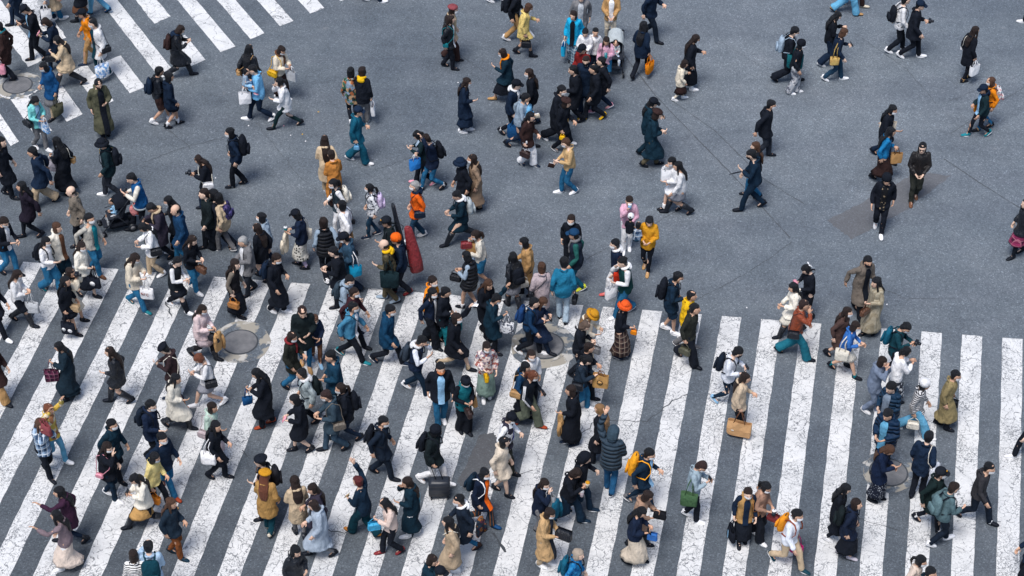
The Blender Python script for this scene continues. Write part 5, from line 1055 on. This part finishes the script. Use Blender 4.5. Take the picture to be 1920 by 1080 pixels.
P(1608,601,1.58,340,.6,"T:roy:.48 B:s:crw:.34:.15 L:sk K:tl:.06 S:bk H:m:d M:w A:bb","woman in a royal blue jumper and short cream skirt","tote:crw:r:long cream tote on the shoulder of the royal blue jumper:.95")
P(658,515,1.66,335,.4,"T:lgb:.44 B:p:bk:1 S:nv H:s:k M:w A:bb G:lgb","person in a pale grey hoodie, uppermost of the three overlapping people at the stripe tops","backpack:dgb:B:dark grey backpack of the person in the pale grey hoodie")
P(664,537,1.66,340,.7,"T:mrd:.44 B:p:bk:1 S:bk H:s:d M:w A:hh","person in a dark maroon jacket with a white mask, middle of the three overlapping people")
P(663,564,1.70,345,.62,"T:denim:.46 I:wh B:p:bk:1 S:tl H:s:k M:w A:hh","man in blue denim jacket, black trousers and teal sneakers, front of the three overlapping people","handbag:bk:l:black shoulder bag of the man in the denim jacket")
P(567,576,1.80,280,.3,"T:bkg:.36 B:p:jn:0 S:tn H:s:db A:bb","tall brown haired man without a mask in a dark coat, looking up beside a boy")
P(591,590,1.42,285,.3,"T:nvb:.42 B:p:br:0 S:lb H:s:b M:w A:bb","brown haired boy in a navy jacket and white mask beside the tall man")
P(549,621,1.64,340,.4,"T:dol:.36:.08 B:p:jn:1 S:bk G:mr H:m:d M:w A:hb","woman in an olive parka with a dark red scarf in front of the tall man")
P(733,570,1.74,342,.75,"T:navt:.36 B:p:bk:1 S:nv K:wh:.02 H:s:k M:w A:hh","man in a navy blazer and white mask with one shoe lifted behind him")
P(857,585,1.66,340,.7,"T:bk:.32:.22 B:p:be:0 S:bk H:m:d M:w A:hu","woman in an open black coat and beige trousers holding out a white slip","paper:wh:F:white slip of paper held out by the woman in the open black coat")
P(1023,557,1.62,345,.75,"T:nv2:.26:.18 B:p:nv:1 S:bk H:l:b M:w A:bp","woman with long brown hair in a long navy coat striding over the patched manhole","phone:bk:R:phone held near the face of the woman in the long navy coat")
P(1003,556,1.64,345,.6,"T:bl2:.44 B:p:bk:1 S:wh H:s:k A:hb","person behind the long navy coat at the patched manhole","backpack:royd:B:bright navy blue backpack at the patched manhole")
P(1174,562,1.60,342,.3,"T:bk:.50 B:s:plaid2:.10:.35 L:bk S:nv H:m:d C:bucket:or3 A:bh","woman in an orange red bucket hat and a long brown checked skirt","pouch:or:R:small orange pouch in the hand of the woman in the orange red hat")
P(1116,582,1.60,342,.3,"T:cr:.34 B:s:cr:.12:.2 L:bk S:bk H:l:l C:boater:must A:bp","woman in a mustard hat and cream clothes with light brown hair")
P(1103,602,1.64,342,.4,"T:bk:.44 B:p:bk:1 S:bk H:m:gb A:pb","grey brown haired person in a black jacket in front of the mustard hat","handbag:gy:R:grey bag at the elbow of the grey brown haired person")
P(381,570,1.60,335,.62,"T:pkwh:.42 B:s:pkgy:.32:.1 L:dbk K:bk:.16 S:bk H:l:d M:w A:bb","woman with long dark brown hair in a pale pink jacket beside the manhole","coat:tn:F:tan coat and black hat bundled in the arms of the woman in pale pink","handbag:bk:R:black bag of the woman in pale pink beside the manhole")
P(107,639,1.60,195,.5,"T:nv3:.20:.28 B:s:nv3:.14:.3 L:bk S:bk H:l:k A:hp","woman in a flowing dark slate dress with long black hair at left","tote:plaidpur:L:dark purple checked bag beside the flowing dark slate dress")
P(203,648,1.60,190,.5,"T:bk:.38:.14 B:s:bk:.36:.12 L:sk K:bk:.22 S:bk H:l:d A:hb","long haired woman in a short black coat and black knee socks on the left stripes")
P(300,645,1.62,190,.35,"T:dbb:.42 B:p:gyp:1 S:nv H:s:k C:beret:bk A:pp","person in a dark brown hooded jacket and black cap with a cream strap","phone:lg:R:phone held by the person in the dark brown hooded jacket","handbag:cr:l:cream strap bag on the dark brown hooded jacket:.6")
P(366,664,1.58,200,.7,"T:wh:.46 B:s:gyl:.34:.1 L:sk S:wh H:b:rb A:pp","reddish brown haired woman in a white hoodie and short grey skirt beside the manhole","handbag:bk:l:black shoulder bag of the woman in the short grey skirt")
P(331,699,1.60,340,.7,"T:crw:.26:.3 B:s:crw:.26:.2 L:sk K:bk:.2 S:bk H:l:k A:bh","person in a large fluffy cream coat with black hair and ankle boots","tote:or:L:bright orange bag of the person in the large fluffy cream coat")
P(476,690,1.64,190,.5,"T:bk:.22:.25 B:p:bk:1 S:rdb L:sk H:l:k A:bp","woman in a long black coat with a hood of hair and red flat shoes","tote:bl:L:small blue bag of the woman in the long black coat and red flats:.7")
P(564,689,1.66,195,.4,"T:lgg:.42 G:wh B:p:bk:1 S:bk H:s:k A:hh","person in a pale grey hooded top bending forward at left centre","backpack:bkg:B:black backpack of the person in the pale grey hooded top")
P(618,656,1.74,205,.4,"T:nvt2:.40 B:p:bk:1 S:bk H:s:k A:hb","man with short black hair in a plain dark navy sweater seen from behind")
P(549,738,1.62,195,.4,"T:bk:.30:.16 B:s:bk:.28:.1 L:sk K:bk:.08 S:bk H:m:k A:bb","woman in a long black coat with short black hair holding a pink case","phone:pk:L:pink phone case of the woman in the long black coat")
P(607,730,1.74,200,.6,"T:slate:.38:.1 B:p:slate2:1 S:bk H:s:db M:w A:bb","man with wavy brown hair in a slate blue suit","handbag:gyb:l:grey and black shoulder bag of the man in the slate blue suit")
P(637,717,1.64,190,.6,"T:bk:.40 B:p:nv:0 S:bk H:p:d M:w A:hh","woman with tied hair and black heels behind the slate blue suit","backpack:bk:B:black backpack with a red tag on the woman in heels")
P(91,756,1.62,330,.5,"T:patyel:.44 B:p:jl:1 S:wh H:s:rb A:uu","laughing woman in a yellow and brown patterned top leaning over with raised hands")
P(75,784,1.62,320,.4,"T:patchk:.42 B:p:bk:1 S:bk H:l:b A:ff","long haired woman in a blue and white checked jacket covering her mouth","tote:mrd2:F:dull red leather bag of the woman in the checked jacket")
P(209,784,1.70,330,.4,"T:tld:.40 B:p:bk:1 S:bk H:s:k M:w A:hh","young man in dark teal coat and white mask at left, above woman with pink charm")
P(202,828,1.60,340,.4,"T:bk:.40 B:p:nvt:1 S:wh H:l:d M:w A:fb","woman with dark brown hair in black touching her neck at left","handbag:pk:r:small pink charm bag of the woman touching her neck:.6")
P(284,749,1.70,335,.4,"T:nvb:.42 B:p:bk:1 S:bk H:s:k M:w A:bh","man in a navy jacket and white mask with his backpack seen side on","backpack:nvd:B:dark navy backpack of the man with the white mask at left centre")
P(304,810,1.72,325,.6,"T:nv:.44 B:p:jn:1 S:rdb H:s:k M:w A:hh","man in a dark navy coat and jeans with his face turned upward")
P(399,753,1.60,335,.3,"T:mintcr:.36 B:s:pkgy:.2:.2 L:bk S:bk H:m:d A:bh","woman in a pale mint and cream jacket behind the woman with the white tote","handbag:pkgy:r:fluffy beige bag of the woman in pale mint")
P(405,788,1.62,345,.4,"T:bk:.30:.12 B:p:bk:1 S:bk H:l:k A:hb","black haired woman in black with a white tote bag on her shoulder","tote:wh:r:white tote bag on the shoulder of the black haired woman")
P(291,847,1.60,340,.6,"T:yelp:.46 B:p:bk:1 S:tn H:m:k M:w A:hb","woman in a pale yellow jumper and dark trousers at left","handbag:or:R:orange bag behind the woman in pale yellow")
P(796,629,1.68,345,.7,"T:nvvest:.46 G:wh B:p:nvt:1 S:wh H:s:k A:pf","schoolboy in a navy vest with white trimmed collar holding food near his mouth","backpack:dgb2:B:dark grey blue backpack of the schoolboy in the navy vest")
P(826,679,1.76,280,.25,"T:bk:.42 I:lb B:p:jn:1 S:wh H:s:k M:o A:hh","man in open black jacket and bright blue jeans with orange mask, walking toward the camera")
P(913,641,1.60,280,.3,"T:patflo:.46 B:s:gngy:.12:.3 L:wh S:wh H:m:d M:w A:bh","woman in a floral top with red sleeves and a pale green long skirt","pouch:ye:R:bright yellow pouch beside the pale green skirt:1.4")
P(875,706,1.62,300,.2,"T:tlv:.44 B:p:bk:2 S:bk H:s:k C:pom:bk M:w A:bb","person in a black bobble hat and teal vest with wide black trousers","handbag:db:R:dark red brown bag of the person in the bobble hat","carrier:kraft:l:brown paper bag behind the person in the bobble hat")
P(997,655,1.62,290,.3,"T:wh:.44 B:p:bk:1 S:bk H:l:d M:w A:hh","woman with long brown hair and white sleeves behind the striped track jacket")
P(987,677,1.60,340,.4,"T:navb:.42 B:s:bk:.2:.2 L:bk S:bk H:l:k A:hh","woman with sleek black hair in dark blue, next to the striped track jacket","handbag:tn:r:tan bag of the woman with sleek black hair")
P(1003,694,1.64,335,.75,"T:track:.46 B:p:olw:2 S:rdb H:p:rb M:w A:hp","woman with reddish braid in black track jacket with white stripes and wide grey green trousers","phone:bk:L:phone of the woman in the striped track jacket")
P(1106,640,1.64,345,.4,"T:bk:.36 B:p:bk:1 S:bk H:s:d A:hb","person in black above the brown logo bag")
P(1106,667,1.60,345,.35,"T:charb:.46 B:p:jn:1 S:wh H:p:k A:pb","woman in a charcoal sweater and ripped blue jeans carrying a brown paper bag","carrier:kraftlogo:F:large brown paper bag with a black logo held up in front of the charcoal sweater:1.2","handbag:bk:r:black bag of the woman with ripped jeans")
P(1069,720,1.66,190,.3,"T:bk:.16:.14 B:s:bk:.12:.2 L:bk S:nv H:m:d A:hb","person in a long black coat with camel lining right of the grey green trousers","coat:tn:F:camel scarf draped on the person in the long black coat")
P(1124,755,1.64,150,.3,"T:bk:.26:.1 B:p:bk:1 S:bk H:l:l A:hh","woman with long light brown hair in black coat left of the man with raised arm")
P(1152,795,1.76,75,.3,"T:puffgb:.44 B:p:jn2:1 S:nv H:s:k C:hood:slate A:bu","man in a padded grey blue hooded jacket raising one arm to take a photo","phone:dg:R:phone at the top of the raised arm in the grey blue jacket")
P(1390,650,1.68,340,.7,"T:whb:.46 B:p:nvt:0 S:lb H:s:k M:k A:bp","man in a white hoodie and black mask looking at his phone on the right stripes","backpack:nvd:B:small dark backpack of the man in the white hoodie","phone:dg:L:phone in the hand of the man in the white hoodie")
P(1400,697,1.62,350,.2,"T:cre:.40 B:p:bk:1 S:bk H:l:d A:hb","woman in a cream beige jacket with long dark brown hair","carrier:kraftbig:R:very large brown cardboard paper bag hanging below the cream beige jacket:1.7")
P(1706,606,1.66,335,.4,"T:tlb2:.44 B:p:bk:1 S:bk H:s:k M:w A:pp","man in a dark teal jacket photographing at right","backpack:tlb:B:teal blue backpack of the man in the dark teal jacket","camera:bk:F:camera of the man in the dark teal jacket")
P(1706,648,1.60,20,.4,"T:wh:.46 B:s:patbw:.14:.22 L:bk S:bk H:p:k A:pp","woman with a black ponytail in a white jumper and black white patterned skirt")
P(1658,667,1.60,335,.3,"T:gyblue:.42 B:p:gyblue:1 S:wh H:m:d A:ff","woman in a grey blue jacket drinking at right above the two men in puffer jackets")
P(1669,716,1.76,225,.3,"T:puffnv:.42 I:gybl B:p:bk:1 S:bk H:s:k A:bb","upper of two men in navy puffer jackets looking up at right")
P(1664,767,1.76,230,.3,"T:puffnv2:.42 I:jl B:p:bk:1 S:bk H:s:k A:bb","lower of two men in navy puffer jackets, bearded and looking down at right")
P(1736,709,1.62,345,.75,"T:patstripe:.44 B:p:jl:2 S:wh H:m:k C:beanie:wh A:hh","person in a white beret, black white striped top and pale wide jeans","handbag:crw:R:cream bag swinging from the person in the white beret")
P(1795,693,1.62,345,.45,"T:olbe:.18:.25 B:p:bk:1 S:bk L:wh H:s:k M:w A:hh","woman in a long olive beige trench coat with cropped black hair at right","handbag:bk:L:small black bag of the woman in the olive beige trench coat")
P(1744,805,1.72,60,.25,"T:nv:.40:.12 B:p:bk:1 S:bk H:s:k A:hh","person in a wide black cape seen from behind with a white bag","handbag:whb:r:white shoulder bag with a red badge over the black cape:1.2")
P(1674,836,1.62,340,.3,"T:navp:.36:.1 B:s:dotsblack:.12:.2 L:bk S:bk H:l:b A:pb","woman with long wavy brown hair in a dark dress standing on the right manhole")
P(1942,750,1.66,190,.6,"T:nv:.44 B:p:bk:1 S:wh H:s:k A:hh","person entering at the right edge of whom a white shoe and dark trouser leg show")
P(108,911,1.60,190,.6,"T:plum:.34:.2 B:p:nv:0 S:bk K:bk:.1 H:l:k A:hu","woman in a plum coat stretching one arm forward at lower left")
P(103,955,1.60,190,.6,"T:gypk:.44 B:s:crp:.12:.4 L:wh S:wh H:l:k A:hu","woman in grey pink top and full cream skirt stretching one arm forward at lower left","handbag:bk:r:black bag of the woman in the full cream skirt:.6")
P(246,891,1.60,205,.75,"T:crw:.44:.15 B:s:tan2:.24:.1 L:bk K:bk:.2 S:bk H:l:k A:pp","black haired woman in a white coat and tan skirt with one leg trailing behind","phone:bk:L:phone of the woman in the white coat and tan skirt")
P(321,932,1.64,345,.4,"T:slated:.42 B:p:rbr:1 S:tld H:l:b A:hb","woman with brown wavy hair in a dark slate jacket and rust brown trousers")
P(277,1009,1.70,100,.3,"T:lbl:.42 B:p:nv:1 S:wh H:s:k A:bf","person in a pale blue shirt at the bottom edge seen from behind","backpack:tld2:B:large dark teal backpack at the bottom edge")
P(249,1028,1.60,95,.3,"T:bwstripe:.42 B:p:bk:1 S:bk H:m:d A:hh","person with dark brown hair in a black and white striped top at the bottom edge")
P(485,853,1.70,190,.3,"T:bk:.42 B:p:bk:1 S:bk H:s:k C:beret:bk A:hb","person in black and a black cap just behind the mustard beret","backpack:bkb:B:black backpack with brown straps behind the mustard beret")
P(498,877,1.66,80,.3,"T:camel:.32:.2 B:p:tld2:1 S:cr H:l:rb C:beret:must A:hb","person in a mustard beret and large camel coat seen from behind")
P(552,888,1.62,110,.3,"T:be:.30:.12 B:p:gy:0 S:bk K:bk:.1 H:l:d A:bb","woman with long dark hair in a beige belted coat seen from behind")
P(583,906,1.62,195,.3,"T:gyp:.30 B:p:gyp:1 S:bk H:l:d A:bh","woman with long brown hair hidden between beige belted coat and the pale blue grey coat")
P(584,936,1.60,190,.75,"T:lbg:.22:.3 B:s:lbg:.2:.2 L:gy S:bk H:m:d A:bh","woman in a flowing pale blue grey coat leaning forward","handbag:bk:r:small black bag of the flowing pale blue grey coat")
P(669,890,1.64,150,.6,"T:nvt:.44 B:p:tld2:2 S:orbr H:s:mrh A:ub","person with reddish hair in navy and teal raising a phone high with one arm","phone:gdn:L:gold phone at the end of the raised navy arm")
P(717,933,1.58,200,.5,"T:pkcr:.46 B:p:bk:1 S:mr H:l:k A:hp","long haired woman in a cream pink top taking a picture, black trousers","handbag:sky2:L:sky blue handbag of the woman in the cream pink top","phone:bk:R:phone held out by the woman in the cream pink top")
P(761,893,1.62,185,.4,"T:tld:.42 B:s:tld:.14:.2 L:wh S:wh H:l:d A:fb","woman in a dark teal outfit with a long checked skirt and red brown hair top","carrier:cyanw:r:white and turquoise bag on the shoulder of the dark teal outfit")
P(720,779,1.72,350,.6,"T:nvd:.38 B:p:nvd:1 S:bk H:s:k M:w A:hh","man in a black suit and white mask with a square black backpack","backpack:bk:B:square black backpack of the suited man")
P(818,796,1.68,340,.6,"T:bkg:.40 B:p:wh:1 S:wh H:m:k C:beanie:bk M:k A:hh","person in a black hooded coat and white trousers rolling a suitcase","backpack:bk:B:black backpack of the person rolling a suitcase","suitcase:dg:R:black rolling suitcase with its handle up")
P(556,1023,1.66,320,.3,"T:bk:.44 B:p:bk:1 S:bk H:m:k A:hp","woman in a black printed hoodie looking down at the bottom edge left of centre","phone:bk:R:phone of the woman in the black hoodie at the bottom edge")
P(859,926,1.72,190,.6,"T:nvd:.30:.1 G:wh B:p:jn:0 S:db H:s:k M:w A:hh","man in a navy overcoat with white collar and blue jeans at bottom centre")
P(839,967,1.60,185,.4,"T:be2:.22:.25 B:s:be2:.2:.2 L:sk S:wh H:l:k A:hh","woman with very long straight black hair in a beige coat at bottom centre","handbag:wh:r:white bag of the woman with very long straight hair")
P(813,1040,1.60,330,.3,"T:tld:.44 B:p:bk:1 S:bk H:m:d A:fb","woman in dark teal with a hand at her face at the bottom edge")
P(826,1061,1.62,330,.3,"T:tld:.44 B:p:bk:1 S:bk H:s:k C:cap:bk A:hh","person with a dark navy cap lowest at the bottom centre edge")
P(910,877,1.66,330,.6,"T:nvb:.36 I:or2 B:p:orstripe:1 S:bl H:m:k M:w A:hh","person in a navy jacket over an orange red top with patterned orange striped trousers","backpack:nvw:B:navy backpack with white trimmed strap over the orange red top","coat:floral2:R:dark patterned coat hanging at the side of the orange red top")
P(946,817,1.60,345,.35,"T:shear:.36:.12 B:s:shear:.34:.1 L:sk K:bk:.04 S:bk H:m:k A:hh","woman in a cream shearling jacket with white collar, bare legs and black loafers")
P(962,773,1.68,345,.4,"T:whbk:.44 B:p:dol:1 S:bk H:s:k C:cap:bk M:w A:hp","person in a black and white sports jersey and black cap looking at a phone","carrier:purp:l:blue violet patterned bag beside the sports jersey","phone:wh:R:phone of the person in the sports jersey")
P(1023,897,1.62,330,.3,"T:nvb:.42 B:p:gy:1 S:bk H:l:d M:w A:fb","woman in a dark jacket holding a blue garment against her shoulder","coat:tlb:F:blue garment held against the woman's shoulder","carrier:lg:R:thin white bag beside the grey trousers")
P(1034,952,1.62,335,.3,"T:tnc:.18:.15 I:dg B:p:be:1 S:wh H:m:d M:w A:bb","woman in a long camel coat with a large black bag in front at the bottom","handbag:bk:F:large black bag in front of the long camel coat:1.3")
P(1102,848,1.68,345,.5,"T:bk:.44 B:p:nvt:1 S:nvt H:s:k C:hood:bk A:hp","man in a black jacket holding a pale cup up at lower centre right","cup:pkw:R:pale pink cup raised by the man in the black jacket")
P(1087,879,1.62,345,.7,"T:bk:.44 B:p:nvt:2 S:nvt H:m:d A:pp","woman in black with flared dark trousers holding food with both hands","food:cr:F:cream crepe held by the woman in flared dark trousers")
P(1221,840,1.72,345,.7,"T:nvt:.42 I:lb B:p:nvt:0 S:gy H:s:k M:w A:hb","man in a navy jacket with a large orange bag behind him","backpack:oro:B:large orange backpack at lower centre right")
P(1220,920,1.60,345,.4,"T:tnb:.36 B:s:bk:.3:.1 L:sk K:bk:.2 S:bk H:m:d A:bp","woman in a beige brown jacket behind the one in the full cream skirt","handbag:bkf:F:fluffy black bag of the woman in the beige brown jacket")
P(1208,951,1.60,345,.5,"T:nvb:.46 B:s:bei:.12:.4 L:bk S:bk H:l:k A:bp","woman in black with a very full light beige skirt","pouch:roy:F:bright blue pouch hanging in front of the full light beige skirt:1.5","phone:bk:R:phone of the woman in the full light beige skirt")
P(1323,866,1.68,345,.3,"T:grbl:.46 B:p:bk:1 S:wh H:s:db M:w A:pp","man in a pale grey blue hoodie and white sneakers looking at his phone","tote:fgreen:r:green shoulder bag of the man in the pale grey blue hoodie:1.1","phone:bk:R:phone of the man in the pale grey blue hoodie")
P(1404,914,1.60,275,.25,"T:tnv:.42 I:nv B:s:bk:.14:.2 L:bk S:bk H:s:d M:w A:hh","woman facing the camera in a tan vest with white mask","tote:bkpat:R:black shopping bag with pale blue lettering","handbag:orbr:l:orange brown bag of the woman in the tan vest")
P(1440,904,1.62,320,.4,"T:brc:.44 B:p:bk:2 S:wh H:p:k M:w A:bb","woman in a brown beige jacket and wide black trousers beside the tan vest","handbag:mr:L:dark red round bag beside the brown beige jacket","cup:dgb:F:dark bottle held by the woman in the brown beige jacket")
P(1497,954,1.68,320,.75,"T:whb:.46 B:p:be:1 S:tld2 H:s:k M:w A:hh","man in a white shirt and beige trousers stepping down right in dark teal shoes","backpack:oro2:B:orange backpack on the man in the white shirt","tote:mag:L:magenta bag held by the man in the white shirt")
P(1590,906,1.60,345,.4,"T:bk:.34:.14 B:s:bk:.20:.2 L:bk S:wh H:l:k A:bh","long haired woman in black behind the woman with the shiny dark backpack")
P(1607,933,1.62,350,.4,"T:nvd2:.38:.1 B:s:bk:.14:.25 L:sk S:lgp H:m:d A:hh","woman in a black jacket and long flared black skirt with pale sneakers at lower right","backpack:bkg:B:dark shiny backpack of the woman in the long flared black skirt")
P(1766,875,1.72,335,.7,"T:dgn2:.34 B:p:bk:0 S:bk K:wh:.02 H:s:k C:cap:bkgold M:w A:hh","young man in a dark green black coat and black cap at lower right")
P(1792,902,1.70,15,.5,"T:gytl:.46 B:p:nvd:1 S:wh H:s:d M:w A:bh","man in a grey teal sweatshirt seen from behind in white sneakers at lower right","backpack:gytl2:B:grey teal backpack of the man in the sweatshirt")
P(1858,866,1.72,330,.75,"T:dgbr:.46 B:p:nvd:1 S:bk K:wh:.02 H:s:k M:w A:hh","man in dark grey brown hooded jacket and white mask walking right at the far right")
P(1730,1041,1.62,335,.3,"T:crp:.46 B:p:be:1 S:wh H:p:k M:w A:hh","woman with a black ponytail in a cream top at the bottom right edge")
P(1748,1062,1.64,340,.3,"T:tld:.46 B:p:bk:1 S:bk H:s:k A:hh","person with black hair lowest at the bottom right edge beside the ponytail woman")
P(1086,1028,1.60,345,.3,"T:royt:.44 B:p:bk:1 S:bk H:m:gl A:hh","person with pale blond grey hair in a bright blue patterned jacket at the bottom edge","backpack:tlb:B:teal blue backpack at the bottom edge on the person with pale hair")
P(1939,985,1.66,185,.4,"T:nv:.44 B:p:bk:1 S:bl H:s:k A:hh","person entering at the lower right edge")
P(1945,1074,1.66,185,.4,"T:bk:.44 B:p:bk:1 S:bl H:s:k A:hh","person at the bottom right corner")
P(675,-112,1.70,190,.6,"T:nv:.44 B:p:nv:1 S:wh H:s:k A:hh","person at top edge of whom dark trousers and white shoes show right of long stripes")
P(701,-104,1.70,10,.5,"T:db:.44 B:p:nv:1 S:wh H:s:k A:hh","second person at the top edge of whom only shoes show, nearest the centre")
stroller(222, 428, 200, 'dark pushchair with a child, pushed by the man in the blue varsity jacket', 'bk', [((-.42,.20,.45), 'coralbag', 'carrier', 'coral and pale blue bag hanging from the handle of the dark pushchair')], 'child in pale blue lying in the dark pushchair at left', 'T:lb:.44 B:p:lg:1 S:wh H:s:k A:bb')
stroller(1152, 128, 268, 'pushchair with a grey hood in the family group at top', 'lgy', [((.30,-.26,.30), 'ye', 'carrier', 'bright yellow bag hanging at the side of the grey hooded pushchair')], 'small child in floral clothes sitting in the grey hooded pushchair', 'T:floral:.44 B:p:patblue:1 S:bk H:s:k A:bb')
finish_remesh()
# ------------------------------------------------------------------ light
w = bpy.data.worlds.new('World'); SC.world = w; w.use_nodes = True; nt = w.node_tree
sky = nt.nodes.new('ShaderNodeTexSky'); sky.sky_type = 'NISHITA'; sky.sun_disc = False; sky.sun_elevation = math.radians(66); sky.sun_rotation = math.radians(-150); sky.dust_density = 2.0; sky.air_density = 1.2
nt.links.new(sky.outputs[0], nt.nodes['Background'].inputs['Color']); nt.nodes['Background'].inputs['Strength'].default_value = .13
sd = bpy.data.lights.new('sun', 'SUN'); sd.energy = 3.3; sd.angle = math.radians(22); sd.color = (1, .965, .93); so = link(bpy.data.objects.new('sun', sd))
el, az = math.radians(66), math.radians(-150)     # azimuth clockwise from +Y
dv = Vector((math.sin(az)*math.cos(el), math.cos(az)*math.cos(el), math.sin(el))); so.rotation_euler = dv.to_track_quat('Z', 'Y').to_euler(); so.location = (0, 40, 30)
SC.view_settings.view_transform = 'Standard'; SC.view_settings.look = 'None'; SC.view_settings.exposure = 0; SC.view_settings.gamma = 1
